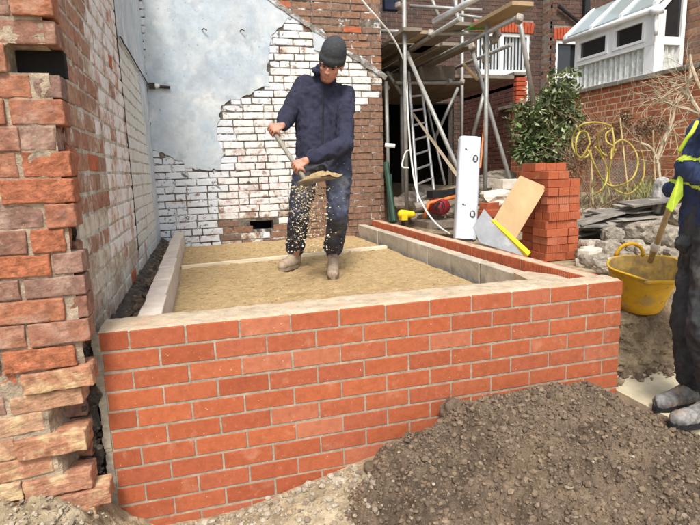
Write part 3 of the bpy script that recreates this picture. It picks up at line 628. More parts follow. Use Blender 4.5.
# the rest of that building behind the wall (its flank closes the passage)
mb = MB(); mb.box((-3.3, YB+.5, -.6), (.06, 8.4, 3.6)); bb = mb.build('rear_building', m_bw4); tag(bb, 'brown brick flank of the rear building beside the dark passage', 'building')
# ================================================================== soil heap in front of the new wall
prof = [(-2.0, -.92), (-1.78, -.98), (-1.66, -.88), (-1.56, -.745), (-1.40, -.58), (-1.18, -.53), (-1.03, -.435), (-.76, -.43), (-.43, -.41), (-.25, -.52), (-.06, -.615), (.25, -.76), (.55, -.88), (.8, -.95)]
def pr(x):
    if x <= prof[0][0]: return prof[0][1]-.1
    for (a, b), (c, d) in zip(prof, prof[1:]):
        if a <= x <= c: return b+(d-b)*(x-a)/(c-a)
    return prof[-1][1]-.15
def heap_z(x, y):
    # ridge near y=-.25, falling to the wall and, slowly, towards the camera
    yr = -.26-.10*sm(-.6, .4, x)
    t = pr(x+.05*nz((x, y, 0), 4)); 
    if y > yr: z = t-(y-yr)*.55
    else: z = t-(yr-y)*(.18+.22*sm(0, .9, yr-y))
    z += .035*fz((x, y, 0), 4, 2)+.018*fz((x, y, 0), 13, 4)+.008*fz((x, y, 0), 38, 6)
    k1 = .3+.7*sm(-.3, .4, nz((x, y, 0), 5, 30)); wx = Vector((x+.02*nz((x, y, 1), 22), y+.02*nz((x, y, 4), 22), 0))
    z += .032*k1*max(0, 1-2.0*noise.voronoi(wx*20)[0][0])+.016*max(0, 1-2.2*noise.voronoi(wx*48+Vector((7, 3, 1)))[0][0])
    return z
x0, x1, y0, y1, st = -2.1, 1.0, -1.2, -.012, .0068
nx, ny = int((x1-x0)/st), int((y1-y0)/st)
vs = [(x0+i*st+.003*nz((i, j, 0), .7), y0+j*st+.003*nz((i, j, 9), .7), heap_z(x0+i*st, y0+j*st)) for j in range(ny+1) for i in range(nx+1)]
fs = [(j*(nx+1)+i, j*(nx+1)+i+1, (j+1)*(nx+1)+i+1, (j+1)*(nx+1)+i) for j in range(ny) for i in range(nx)]
SH = thing('soil_heap', 'big heap of dug dark brown soil piled against the new brick wall', 'soil heap', (-.6, -.5, -.95))
mesh('soil', vs, fs, m_soil, SH, smooth=False)
mb = MB()
for i in range(26000):
    x = random.uniform(-1.75, .7); y = -.03-1.1*random.random()**1.2
    r = random.choice([.0025]*18+[.004]*14+[.006]*9+[.009]*4+[.013]*1+[.013])*random.uniform(.7, 1.3)
    ico(mb, (x, y, heap_z(x, y)+r*.3), r, .34, .85)
mb.build('soil_clods', m_clod, SH)['kind'] = 'stuff'
mb = MB()
for i in range(90):
    x = random.uniform(-1.7, .6) if i % 3 else random.uniform(-1.75, -1.3); y = -.03-1.0*random.random(); r = random.choice([.004, .005, .006, .008, .011])
    ico(mb, (x, y, heap_z(x, y)+r*.45), r, .25, .7)
mb.build('pebbles', m_pebble, SH)['kind'] = 'stuff'
def stone(name, c, r, seed, mt, sq=(1, 1, .7), amp=.28, sub=2, label=None, cat='stone', group=None, blocky=0., rz=0.):
    bm = bmesh.new(); bmesh.ops.create_icosphere(bm, subdivisions=sub, radius=1)
    R = Matrix.Rotation(rz, 3, 'Z')
    for v in bm.verts:
        p = v.co.copy(); 
        if blocky: 
            m = max(abs(p.x), abs(p.y), abs(p.z)); p = p.lerp(p/m*.82, blocky)
        p *= 1+amp*fz(p, 1.3, seed*7.7, 3); v.co = R @ Vector((p.x*sq[0]*r, p.y*sq[1]*r, p.z*sq[2]*r))
    me = bpy.data.meshes.new(name); bm.to_mesh(me); bm.free()
    o = mobj(name, me, mt, None, False, c)
    if label: tag(o, label, cat, group)
    return o
p = at(454, 411, y=-.075); stone('soil_clod', (p.x, p.y, p.z+.005), .068, 3, m_clod, (1, .8, .9), .25, 3, 'large rounded soil clod leaning on the brick wall atop the heap', 'soil clod')
for (u, v, r, l) in ((418, 436, .030, 'medium soil clod below the large clod by the wall'), (372, 466, .045, 'crumbly grey clod at the left foot of the soil heap'), (398, 452, .035, 'dark clod between the rubble and the heap ridge')):
    p = at(u, v, y=-.10); stone('soil_clod', (p.x, p.y, p.z-.01), r, r*100, m_clod, (1, .9, .8), .3, 3, l, 'soil clod')
for (u, v, r, l) in ((569, 487, .016, 'pale flat pebble lying on the soil heap above the frame edge'), (575, 516, .013, 'small buff pebble low on the soil heap'), (441, 434, .012, 'white chip of stone near the clod by the wall')):
    d = ray(u, v); t = 1.2
    while (CAM+d*t).z > heap_z((CAM+d*t).x, (CAM+d*t).y) and t < 3.5: t += .01
    p = CAM+d*t; stone('pebble', p, r, r*300, m_pebble, (1.2, .9, .5), .15, 2, l, 'pebble')
# pale rubble in the left foreground
mb = MB()
for i in range(1500):
    x = random.uniform(-2.5, -1.52); y = -.02-.5*random.random()**1.5; r = random.choice([.004]*5+[.006]*4+[.010]*3+[.016])*random.uniform(.7, 1.3)
    ico(mb, (x, y, max(gz(x, y), heap_z(x, y))+r*.3), r, .3, .75)
tag(mb.build('rubble_gravel', m_pebble), 'pale gravel and broken mortar along the foot of the brick wall', 'gravel', kind='stuff')
for k, (u, v, r, l) in enumerate(((340, 482, .032, 'pale lump of stone at the left edge of the soil heap'), (358, 474, .022, 'small pale stone touching the soil heap'), (322, 486, .014, 'little grey stone on the sandy strip by the wall'), (268, 498, .012, 'tiny white stone under the brick wall'))):
    p = at(u, v, y=-.09); stone('rubble_stone', p, r, k+31, m_pebble, (1.1, .9, .75), .3, 3, l, 'stone')
# ================================================================== trench edge at the right: footing slab and clay bank
mb = MB(); P = [(.006, -.42, 0), (.10, -.50, 0), (.95, -.45, 0), (1.5, .20, 0), (1.5, .50, 0), (.006, .46, 0)]
mb.prism([(x, y, -.78) for x, y, z in P], (0, 0, .155)); o = mb.build('footing_slab', m_conc); tag(o, 'pale concrete footing slab beside the wall corner', 'concrete slab')
n1, n2 = 170, 70; vs = []
for j in range(n2+1):
    for i in range(n1+1):
        x = .008+1.75*i/n1; t = j/n2; z = -.64+.325*min(1, t*1.35)+(.4*(t-.74) if t > .74 else 0)
        y = .17+.10*t+.045*fz((x, 0, z), 5, 2)+.028*fz((x, 1, z), 14, 3)+.012*fz((x, 2, z), 34, 7)
        if t > .74: y += (t-.74)*1.5; z += .012*fz((x, y, 0), 20)
        if x < .05: y += .03
        vs.append((x, y, z))
fs = [(j*(n1+1)+i, j*(n1+1)+i+1, (j+1)*(n1+1)+i+1, (j+1)*(n1+1)+i) for j in range(n2) for i in range(n1)]
o = mesh('earth_bank', vs, fs, m_clay); o['kind'] = 'structure'
mb = MB()
for i in range(260):
    x = random.uniform(.02, 1.2); y = random.uniform(.05, .24); r = random.choice([.006, .01, .016, .026]); ico(mb, (x, y, -.625+r*.4), r, .35)
tag(mb.build('bank_crumbs', m_clod), 'crumbs of clay fallen from the bank onto the footing', 'clay crumbs', kind='stuff')
# ================================================================== yellow tub on the bank
tb = Vector((.475, .37, -.305)); T = thing('rubber_tub', 'yellow flexible rubber tub smeared with mud by the wall corner', 'tub', tb)
def tubm(prof, name, mt, wob=.0):
    n = 48; vs = []
    for r, z in prof:
        for k in range(n):
            a = 2*math.pi*k/n; rr = r*(1+wob*z*2*math.sin(2*a+.6)); dz = (.02*math.cos(2*a)+.012*math.cos(3*a+1))*max(0, z/.27)
            vs.append(tb+Vector((rr*math.cos(a), rr*math.sin(a), z+dz)))
    return mesh(name, vs, [(i*n+k, i*n+(k+1) % n, (i+1)*n+(k+1) % n, (i+1)*n+k) for i in range(len(prof)-1) for k in range(n)], mt, T, True)
tubm([(.0, .004), (.130, .0), (.142, .008), (.150, .03), (.153, .035), (.175, .13), (.200, .225), (.207, .25), (.219, .262), (.221, .268), (.216, .274), (.206, .270)], 'shell', m_tub, .12)
tubm([(.206, .270), (.198, .25), (.170, .13), (.148, .05), (.08, .03), (0, .028)], 'lining', m_tubmud, .12)
for ang in (1.25, 1.25+math.pi):
    c = tb+Vector((math.cos(ang)*.205, math.sin(ang)*.205, .262)); tv = Vector((-math.sin(ang), math.cos(ang), 0)); mb = MB()
    hgt = .085 if ang < 3 else .012; outw = Vector((math.cos(ang), math.sin(ang), 0))*(.0 if ang < 3 else .022)
    mb.tube([c+tv*(.085*math.cos(math.pi*k/14))+outw*math.sin(math.pi*k/14)+Vector((0, 0, hgt*math.sin(math.pi*k/14)-.005)) for k in range(15)], .012, 8); mb.build('handle', m_tub, T, True)
TT = Matrix.Translation(tb) @ Matrix.Rotation(math.radians(13), 4, RX) @ Matrix.Translation(-tb)
for ch in [o for o in COL.objects if o.parent == T]: ch.data.transform(TT); ch.data.transform(Matrix.Translation((0, .015, .03)))
# ================================================================== bricks stacked behind the wall
SB = Vector((.70, 1.62, -.205)); si = 0
lab_new = 'bright red brick stacked in the tall pile behind the wall'
def ribs_loose():
    mbb = MB(); l, d, h = BL, BD, .068; k = 11; pts = [(-l/2+.002, -d/2+.006)]; st = (l-.004)/k
    pts = []
    for s in (-1, 1):
        for i in range(k):
            q = -l/2+.002+i*st if s < 0 else l/2-.002-i*st; y = s*d/2; e = -s*.005; t = 1 if s < 0 else -1
            pts += [(q, y), (q+t*st*.5, y), (q+t*st*.56, y+e), (q+t*st*.94, y+e)]
    mbb.prism([(x, y, -h/2) for x, y in pts], (0, 0, h)); me = bpy.data.meshes.new('stacked_ribbed_mesh'); me.from_pydata(mbb.v, [], mbb.f); me.update(); me.materials.append(m_new); return me
pl = [rbox('stacked_brick_mesh', BL, BD, .068, .003, 0, .0008, i, 30, m_new) for i in range(3)]; rl = ribs_loose()
for colm, (ox, oy, n) in enumerate(((0, 0, 11), (.03, .24, 12))):
    for L in range(n):
        z = SB.z+.034+L*.0705; jx, jy, jr = random.uniform(-.012, .012), random.uniform(-.012, .012), random.uniform(-.03, .03)
        if (L+colm) % 2 == 0: sp = [(.052, .108, math.pi/2), (.158, .108, math.pi/2), (.264, .108, math.pi/2)]
        else: sp = [(.108, .052, 0), (.270, .108, math.pi/2), (.108, .160, 0)]
        if colm == 0 and L == n-1: sp = sp[:2]
        for (a, b, r) in sp:
            o = put(random.choice(pl+[rl, rl, rl]), (SB.x+ox+a+jx+random.uniform(-.004, .004), SB.y+oy+b+jy, z), r+jr+random.uniform(-.02, .02), None, 'stacked_brick')
            tag(o, lab_new, 'brick', 'red bricks in the tall pile')
for k, (dx, dy, dz, r) in enumerate(((0, 0, 0, .25), (.02, .01, .072, .32), (.19, -.05, .0, .5), (.12, .10, .072, .2))):
    me = rbox('cream_brick_mesh', .215, .105, .068, .006, 1, .004, k, 18, m_cream)
    o = put(me, (.90+dx, 1.33+dy, -.175+dz), r, None, 'cream_brick'); tag(o, ['lower cream brick of the small pair at the stack foot', 'upper cream brick resting beside the red brick stack', 'cream brick nearest the grey stones beside the stack', 'cream brick at the back of the small cream pile'][k], 'brick')
# ================================================================== wrapped insulation, sheets and boards leaning behind the wall
b0, b1 = at(464.5, 240, t=4.75), at(469.5, 139, t=4.85)
B = thing('wrapped_package', 'tall white film wrapped package with black round marks standing behind the wall', 'package', b0)
ax = (b1-b0); H = ax.length; ax.normalize(); rt = (RX-ax*RX.dot(ax)).normalized(); fr = rt.cross(ax).normalized(); 
if fr.dot(RF) > 0: fr = -fr
n1, n2 = 18, 40; vs = []
def bagp(a, h, e=0):
    s = a; c, sn = math.cos(s), math.sin(s); pw = .45; x = math.copysign(abs(c)**pw, c)*.098; y = math.copysign(abs(sn)**pw, sn)*.075
    q = 1+.03*fz((c, sn, h*3), 1.6, 4); return b0+ax*h+(rt*x+fr*y)*q*(1+e)
K = 40
for j in range(n2+1):
    h = H*j/n2
    for k in range(K): vs.append(bagp(2*math.pi*k/K, h+(.012*nz((k*.7, 0, 0), .9) if j in (0, n2) else 0)))
fs = [(j*K+k, j*K+(k+1) % K, (j+1)*K+(k+1) % K, (j+1)*K+k) for j in range(n2) for k in range(K)]+[tuple(range(n2*K, n2*K+K))]
mesh('film_wrap', vs, fs, m_film, B, True)
def bag_pt(x, h): return b0+ax*h+rt*x+fr*.0815
for (h, xx) in ((.78*H, .045), (.24*H, .045)):
    mb = MB(); c = bag_pt(xx, h); n = 20
    mb.sheet([c+rt*.024*math.cos(2*math.pi*k/n)+ax*.034*math.sin(2*math.pi*k/n) for k in range(n)]); mb.build('printed_roundel', m_ink, B)
    mb = MB(); c2 = c+fr*.0015
    for dx in (-.012, -.002, .008): mb.sheet([c2+rt*(dx-.0025)+ax*(-.02), c2+rt*(dx+.0025)+ax*(-.02), c2+rt*(dx+.0025)+ax*.02, c2+rt*(dx-.0025)+ax*.02])
    mb.build('roundel_stripe', m_wht, B)
    mb = MB()
    for k in range(9):
        q = bag_pt(-.075+k*.012, h+.075-k*.011); mb.sheet([q, q+rt*.008-ax*.0073, q+rt*.0088-ax*.0058, q+rt*.0008+ax*.0015])
    for k in range(3): q = bag_pt(-.05+k*.011, h+.085-k*.004); mb.box((q.x-.004, q.y-.001, q.z-.006), (q.x+.004, q.y+.001, q.z+.002+.004*(k % 2)))
    mb.build('printed_marking', m_ink, B)
def plane_px(L):
    P = [at(q[0], q[1], t=q[2]) for q in L[:3]]; n = (P[1]-P[0]).cross(P[2]-P[0])
    for q in L[3:]: d = ray(*q); P.append(CAM+d*((P[0]-CAM).dot(n)/d.dot(n)))
    return P
def slab4(name, pts, th, mt, label, cat, parent=None):
    a, b, c, d = [Vector(p) for p in pts]; n = (b-a).cross(d-a).normalized()
    if n.dot(RF) < 0: n = -n
    mb = MB(); mb.prism([a, b, c, d], n*th); o = mb.build(name, mt, parent)
    return tag(o, label, cat)
slab4('plywood_board', plane_px([(520, 175.5, 4.55), (547, 187, 4.52), (513, 243, 4.36), (489, 227)]), .018, m_ply, 'tan plywood board leaning against the red brick stack', 'board')
slab4('metal_sheet', plane_px([(484, 209, 4.42), (524, 256, 4.22), (480, 243, 4.26), (473, 227)]), .004, m_sheet, 'grey sheet lying tilted between the package and yellow strip', 'sheet')
slab4('yellow_strip', plane_px([(491, 220, 4.36), (495, 219.5, 4.37), (531, 252, 4.22), (528, 255.5)]), .03, m_yel, 'bright yellow straight strip propped on the grey sheet', 'spirit level')
# low rubble of bricks and mortar in the yard
def pile(name, mt, u, v, t, r, seed, label, cat, sq=(1.4, 1, .6)):
    p = at(u, v, t=t); return stone(name, p, r, seed, mt, sq, .3, 3, label, cat, None, .5)
LBk = rbox('loose_brick_mesh', .215, .105, .07, .005, 1, .004, 3, 18, m_new)
for k, (u, v, t, rz, l) in enumerate(((491, 206, 5.1, .3, 'loose red brick beneath the pale mortar lump'), (497, 213, 5.0, -.2, 'loose red brick beside the plywood edge'), (489, 214, 5.0, .1, 'lowest loose red brick by the grey sheet'))):
    o = put(LBk, at(u, v, t=t), rz, None, 'loose_brick'); tag(o, l, 'brick')
pile('mortar_lump', m_cream, 497, 198, 5.2, .14, 4, 'pale mortar lump on loose bricks left of the plywood', 'mortar lump')
o = put(rbox('white_block_mesh', .30, .14, .10, .006, 1, .003, 3, 18, m_cream), at(510, 184, t=5.6), .15, None, 'pale_block'); tag(o, 'pale block standing on rubble above the plywood', 'block')
for k, (u, v, t, r) in enumerate(((478, 190, 6.3, .16), (495, 184, 6.4, .15), (508, 194, 6.0, .16), (520, 192, 6.2, .15), (500, 176, 6.7, .14), (485, 180, 6.8, .13), (470, 205, 6.0, .13), (455, 212, 6.3, .14), (440, 215, 6.5, .12), (425, 218, 6.4, .12), (515, 205, 5.5, .13))):
    pile('rubble_stone', m_stone, u, v, t, r, k+60, 'dusty lump of rubble heaped under the scaffold', 'stone')['group'] = 'rubble under the scaffold'
# grey stones of the tumbled garden edge, measured one by one
ST = [(594, 262, 28, 18, 4.2, 'rough grey stone beside the cream bricks'), (609, 252, 22, 24, 4.3, 'tall grey stone left of the tub handle'), (612, 238, 20, 22, 4.6, 'squarish grey stone above the tall stone'), (637, 230, 34, 20, 4.7, 'largest pale stone behind the tub handle'),
      (632, 246, 22, 14, 4.4, 'small dark stone just behind the tub rim'), (668, 236, 28, 22, 4.6, 'stone between the pole and the black trousers'), (681, 212, 40, 26, 4.9, 'big mossy boulder behind the pole'), (655, 222, 20, 14, 4.9, 'stone wedged behind the wooden pole'),
      (676, 256, 26, 16, 4.2, 'stone at the right rim of the tub'), (590, 246, 20, 14, 4.5, 'flat stone at the foot of the slates'), (606, 267, 22, 12, 3.9, 'low stone against the wall top near the tub'), (645, 252, 20, 14, 4.3, 'hidden stone peeping over the tub'), (583, 254, 14, 12, 4.4, 'little stone touching the cream bricks'), (660, 254, 20, 16, 4.3, 'stone seen through the tub handle'), (625, 258, 18, 14, 4.1, 'stone behind the left tub rim')]
for k, (u, v, w_, h_, t, l) in enumerate(ST):
    r = w_*t/FPX/2*1.12; stone('garden_stone', at(u, v, t=t+.1), r, k+80, m_stone, (1, .9, h_/w_), .22, 3, l, 'stone', None, .75, random.uniform(-.4, .4))
# slates stacked behind the stones
for k in range(46):
    u = random.uniform(580, 655); f = (u-583)/72; v = 238-30*f+random.uniform(-16, 8)*(1-.3*f); t = 5.1+random.uniform(-.3, .5)
    p = at(u, v, t=t); mt = m_slate; L = random.uniform(.35, .55); wd = random.uniform(.2, .3)
    me = rbox('slate_mesh', L, wd, random.choice([.012, .016, .022]), .003, 2, .006, k, 9, mt)
    o = put(me, p, random.uniform(-.5, .35), None, 'roof_slate', (random.uniform(-.12, .1), random.uniform(-.22, .02))); tag(o, 'old grey roof slate in the untidy pile behind the stones', 'slate', 'slates in the pile')
a, b = at(577, 213, t=5.5), at(600, 211, t=5.6)
slab4('timber_offcut', [at(574, 216, t=5.4), at(606, 214, t=5.4), at(606, 220, t=5.3), at(574, 224, t=5.3)], .1, m_dplank, 'grey timber offcut behind the brick stack', 'timber')
slab4('timber_rail', [at(626, 216, t=5.5), at(664, 204, t=5.4), at(664, 208, t=5.38), at(626, 220, t=5.48)], .06, m_cane, 'straw coloured timber rail lying over the slates', 'timber')
slab4('timber_rail', [at(573, 208, t=6.0), at(612, 208, t=5.9), at(612, 212, t=5.85), at(573, 212, t=5.95)], .06, m_cream, 'pale timber rail behind the stack at the garden edge', 'timber')
# ================================================================== right garden wall x = 3.4
XG = 3.4
GW = thing('garden_wall', 'red brick garden wall with stone coping below the white lean-to', 'brick wall', (XG+.1, 4, 0))
gm = {0: [rbox('garden_brick_mesh', .218, .10, .070, .005, 0, .002, i, 20, m_red1) for i in range(3)]}
courses(GW, (XG, 6.47, 0), (0, -1, 0), 5.0, -.05, 21, .218, .070, .012, .10, lambda s, z: 0, gm, 300, .002, m_red1, header=.22, proud=.0015)
mb = MB(); mb.box((XG+.0025, 1.4, -.4), (XG+.23, 6.47, 1.655)); mb.build('mortar_core', m_gmort, GW)
cm = [rbox('coping_mesh', .60, .30, .055, .008, 1, .006, i, 12, m_cope) for i in range(3)]
y = 1.45
while y < 6.45: put(random.choice(cm), (XG+.11, y+.3, 1.684), math.pi/2, GW, 'coping_stone', (0, random.uniform(-.01, .01))); y += .606
DW = thing('boundary_wall', 'taller shade-darkened boundary wall behind the scaffold with a red brick end', 'brick wall', (XG+.1, 7.5, 0))
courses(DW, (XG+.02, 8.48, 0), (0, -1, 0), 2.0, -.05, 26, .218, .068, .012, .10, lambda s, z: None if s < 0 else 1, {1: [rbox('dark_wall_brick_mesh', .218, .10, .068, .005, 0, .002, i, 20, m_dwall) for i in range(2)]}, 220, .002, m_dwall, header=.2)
mb = MB(); mb.box((XG+.03, 6.475, -.4), (XG+.25, 8.48, 2.08)); mb.build('mortar_core', m_hmort, DW)
er = rbox('end_brick_mesh', .218, .10, .068, .005, 0, .002, 5, 20, m_arch)
for r in range(6): put(er, (XG+.135, 6.43, 1.745+r*.080), 0, DW, 'brick')
y = 6.38
while y < 8.4: put(random.choice(cm), (XG+.13, y+.3, 2.245), math.pi/2, DW, 'coping_stone', (0, .0)); y += .606
mb = MB(); mb.box((XG+.03, 6.475, 2.0), (XG+.25, 8.48, 2.218)); mb.build('wall_head', m_dwall, DW)
# ================================================================== house at the back
YH = 8.5
HB = thing('brick_house', 'dark brown brick house behind the scaffold with white windows', 'house', (3.5, 8.7, -.3))
W1 = (3.80, 5.10, 1.7, 3.47)
def house_bricks(name, x0, x1, y, z0, z1, openings, mt):
    mb = MB(); c = .083; z = z0; r = 0
    while z < z1:
        x = x0-(.11 if r % 2 else 0)
        while x < x1:
            a, b = max(x, x0), min(x+.212, x1)
            for (ox0, ox1, oz0, oz1) in openings:
                if z+.07 > oz0 and z < oz1:
                    if a >= ox0 and b <= ox1: b = a
                    elif a < ox0 < b: b = ox0
                    elif a < ox1 < b: a = ox1
            if b-a > .02: mb.box((a, y-random.uniform(.004, .010), z), (b, y+.06, z+.071))
            x += .225
        z += c; r += 1
    o = mb.build(name, mt, HB); o['kind'] = 'stuff'; return o
DO = (1.75, 3.25, -.5, 2.0)
A1 = (W1[0]-.08, W1[1]+.08, W1[3], W1[3]+.27)
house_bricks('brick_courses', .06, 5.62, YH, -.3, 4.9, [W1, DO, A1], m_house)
mb = MB()
for (x0, x1, z0, z1) in ((.06, DO[0], -.4, 5), (DO[0], DO[1], DO[3], 5), (DO[1], W1[0], -.4, 5), (W1[0], W1[1], -.4, W1[2]), (W1[0], W1[1], W1[3], 5), (W1[1], 5.62, -.4, 5)): mb.box((x0, YH+.006, z0), (x1, YH+.25, z1))
mb.build('wall', m_hmort, HB)
mb = MB(); mb.box((DO[0]-.2, YH+1.6, -.4), (DO[1]+.2, YH+1.65, 2.2)); mb.box((DO[0]-.25, YH+.26, -.4), (DO[0]-.2, YH+1.6, 2.2)); mb.box((DO[1]+.2, YH+.26, -.4), (DO[1]+.25, YH+1.6, 2.2)); mb.box((DO[0]-.25, YH+.26, 2.2), (DO[1]+.25, YH+1.65, 2.25)); mb.build('doorway_recess', m_shade, HB)  # recess lined near black, interior shade put into the colour
YH2 = 8.15; W2 = (5.52, 6.25, 1.75, 3.28)
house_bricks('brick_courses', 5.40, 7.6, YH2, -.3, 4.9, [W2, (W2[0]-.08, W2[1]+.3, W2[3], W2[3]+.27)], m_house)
mb = MB()
for (x0, x1, z0, z1) in ((5.40, W2[0], -.4, 5), (W2[0], W2[1], -.4, W2[2]), (W2[0], W2[1], W2[3], 5), (W2[1], 7.6, -.4, 5)): mb.box((x0, YH2+.006, z0), (x1, YH2+.34, z1))
mb.build('wall', m_hmort, HB)
courses(HB, (5.40, 8.5, 0), (0, -1, 0), .35, -.3, 62, .212, .071, .012, .06, lambda s, z: 0, {0: [rbox('return_brick_mesh', .212, .06, .071, .004, 0, .002, 1, 20, m_bw4)]}, 60, .002, m_house)
def soldier(x0, x1, y, z, h, par, sag):
    n = int((x1-x0)/.078); me = rbox('soldier_mesh', .068, .1, h, .004, 0, .002, 1, 20, m_arch)
    for k in range(n):
        f = (k+.5)/n*2-1; put(me, (x0+(k+.5)*(x1-x0)/n, y+.03, z+h/2+sag*(1-f*f)), 0, par, 'brick', (0, f*.10))
soldier(A1[0], A1[1], YH-.006, A1[2], .23, HB, .02); soldier(W2[0]-.08, W2[1]+.3, YH2-.006, W2[3], .23, HB, .04)
def window(x0, x1, z0, z1, y, par, bars_x, bar_z, blind):
    Wd = mesh('window', [(x0, y+.10, z0), (x1, y+.10, z0), (x1, y+.10, z1), (x0, y+.10, z1)], [(0, 1, 2, 3)], m_glassd, par); f = .06
    mb = MB(); mb.box((x0, y+.02, z0), (x0+f, y+.09, z1)); mb.box((x1-f, y+.02, z0), (x1, y+.09, z1)); mb.box((x0+f, y+.02, z1-f), (x1-f, y+.09, z1)); mb.box((x0+f, y+.02, z0), (x1-f, y+.09, z0+f))
    for b in bars_x: mb.box((b-.045, y+.015, z0+f), (b+.045, y+.085, z1-f))
    for b in bar_z:
        e = [x0+f]+[q for b2 in bars_x for q in (b2-.045, b2+.045)]+[x1-f]
        for k in range(0, len(e), 2): mb.box((e[k], y+.015, b-.05), (e[k+1], y+.085, b+.05))
    fo = mb.build('frame', m_upvc); fo.parent = Wd
    if blind:
        k = 0; x = x0+f
        sm_ = None
        while x < x1-f-.05:
            mb = MB(); a = .5; mb.box((x, y+.094, z0+f), (x+.06, y+.097, z1-f), Matrix.Rotation(.25, 3, 'Z'), Vector((x+.03, y+.0955, 0))); s = mb.build('blind_slat', m_blind); s.parent = Wd; x += .085
    return Wd
window(*W1, YH, HB, [at(502, 60, y=YH).x], [2.66], True)
window(*W2, YH2, HB, [], [2.55], False)
mb = MB(); p = at(587, 10, y=YH2-.1); mb.tube([(p.x, YH2-.08, 1.5), (p.x, YH2-.08, 4.6)], .07, 12); mb.tube([(p.x-.7, YH2-.08, 3.95), (p.x-.02, YH2-.08, 3.55)], .035, 8); mb.box((p.x-.16, YH2-.2, 3.45), (p.x+.16, YH2-.01, 3.62)); mb.build('drainpipe', m_blk, HB)
# ================================================================== white lean-to on the garden wall
XL = XG+.18
LT = thing('white_lean_to', 'white framed glazed lean-to with lace curtains above the garden wall', 'lean-to', (XL, 4.3, 1.7))
ya, yb = 5.05, 3.52          # left (far) and right (near) ends
zb_, ze = 1.71, 2.50
def yz_box(mb, y0, y1, z0, z1, x0, x1): mb.box((x0, min(y0, y1), z0), (x1, max(y0, y1), z1))
mb = MB(); f = .06
for (y0, y1, z0, z1) in ((yb+.004, ya-.004, zb_, zb_+.05), (yb+.004, ya-.004, 2.10, 2.165), (yb+.004, ya-.004, ze-.05, ze), (yb, yb+.17, zb_+.05, ze-.05), (ya-.07, ya, zb_+.05, ze-.05)):
    x_ = XL if z1-z0 < .12 else XL+.003; yz_box(mb, y0, y1, z0, z1, x_, x_+.07)
ym = 4.30; yz_box(mb, ym-.05, ym+.05, 2.165, ze-.05, XL+.003, XL+.067)
for (y0, y1) in ((yb+.17, ym-.05), (ym+.05, ya-.07)):                   # opening sashes
    for (p0, p1, q0, q1) in ((y0, y1, 2.165, 2.20), (y0, y1, ze-.08, ze-.05), (y0, y0+.04, 2.20, ze-.08), (y1-.04, y1, 2.20, ze-.08)): yz_box(mb, p0, p1, q0, q1, XL-.012, XL+.05)
mb.build('frame', m_upvc, LT)
for (y0, y1) in ((yb+.17, ym-.05), (ym+.05, ya-.07)): mb = MB(); mb.box((XL+.028, y0, 2.165), (XL+.034, y1, ze-.05)); mb.build('pane', m_glassd, LT)
def pleats(name, y0, y1, z0, z1, x, mt, axis='y'):
    n = 140; vs = []
    for i in range(n+1):
        s = y0+(y1-y0)*i/n; q = x+.018*math.sin(s*62)+.008*math.sin(s*141)
        for z in (z0, z1): vs.append((q, s, z) if axis == 'y' else (s, q, z))
    return mesh(name, vs, [(2*i, 2*i+2, 2*i+3, 2*i+1) for i in range(n)], mt, LT, True)
pleats('lace_curtain', yb+.16, ya-.06, zb_+.03, 2.15, XL+.05, m_lace)
pleats('curtain', ym+.07, ym+.22, 2.2, ze-.05, XL+.062, m_cream); pleats('curtain', ya-.75, ya-.60, 2.2, ze-.05, XL+.062, m_cream)
mb = MB(); mb.tube([(XL-.05, yb-.08, ze+.02), (XL-.05, ya+.2, ze+.02)], .036, 10); mb.build('gutter', m_upvc, LT, True)
mb = MB(); mb.tube([(XL-.05, yb-.05, ze+.0), (XL-.05, yb-.05, 2.25), (XL-.02, yb-.03, 2.2)], .022, 8); mb.box((XL-.10, yb-.12, ze-.06), (XL+.0, yb+.02, ze+.02)); mb.build('downpipe', m_upvc, LT, True)
XR, ZR = XL+.47, 2.98                                                  # ridge against the house
for k in range(4):
    y = yb+(ya+.2-yb)*k/3; mb = MB(); mb.prism([(XL-.04, y-.03, ze+.05), (XR, y-.03, ZR), (XR, y-.03, ZR+.06), (XL-.04, y-.03, ze+.11)], (0, .06, 0)); mb.build('rafter', m_upvc, LT)
for k in range(3):
    y0 = yb+(ya+.2-yb)*k/3+.034; y1 = yb+(ya+.2-yb)*(k+1)/3-.034; mb = MB(); mb.prism([(XL-.02, y0, ze+.07), (XR, y0, ZR+.02), (XR, y1, ZR+.02), (XL-.02, y1, ze+.07)], (0, 0, .02)); mb.build('roof_pane', m_glassr, LT)
mb = MB()                                                               # near end: posts, rail, raking head
mb.box((XL+.075, yb, zb_), (XL+.15, yb+.07, 2.52)); mb.box((XR-.06, yb, zb_), (XR, yb+.07, 2.86)); mb.box((XL+.15, yb+.003, 2.10), (XR-.06, yb+.067, 2.20)); mb.box((XL+.15, yb+.003, zb_), (XR-.06, yb+.067, zb_+.06))
mb.prism([(XL+.02, yb-.004, 2.44), (XR, yb-.004, ZR-.09), (XR, yb-.004, ZR), (XL-.02, yb-.004, 2.53)], (0, .07, 0)); mb.build('end_frame', m_upvc, LT)
mb = MB(); mb.prism([(XL+.14, yb+.03, 2.19), (XR-.05, yb+.03, 2.19), (XR-.05, yb+.03, 2.83), (XL+.14, yb+.03, 2.53)], (0, .006, 0)); mb.build('end_pane', m_glassd, LT)
n = 90; vs = []
for i in range(n+1):
    x = XL+.15+(XR-.05-XL-.15)*i/n
    for z in (zb_+.06, 2.11): vs.append((x, yb+.05+.018*math.sin(x*62), z))
mesh('lace_curtain', vs, [(2*i, 2*i+2, 2*i+3, 2*i+1) for i in range(n)], m_lace, LT, True)
mb = MB(); mb.box((XL+.0, yb+.08, 1.50), (XR, ya-.01, 1.70)); mb.build('floor', m_cope, LT)
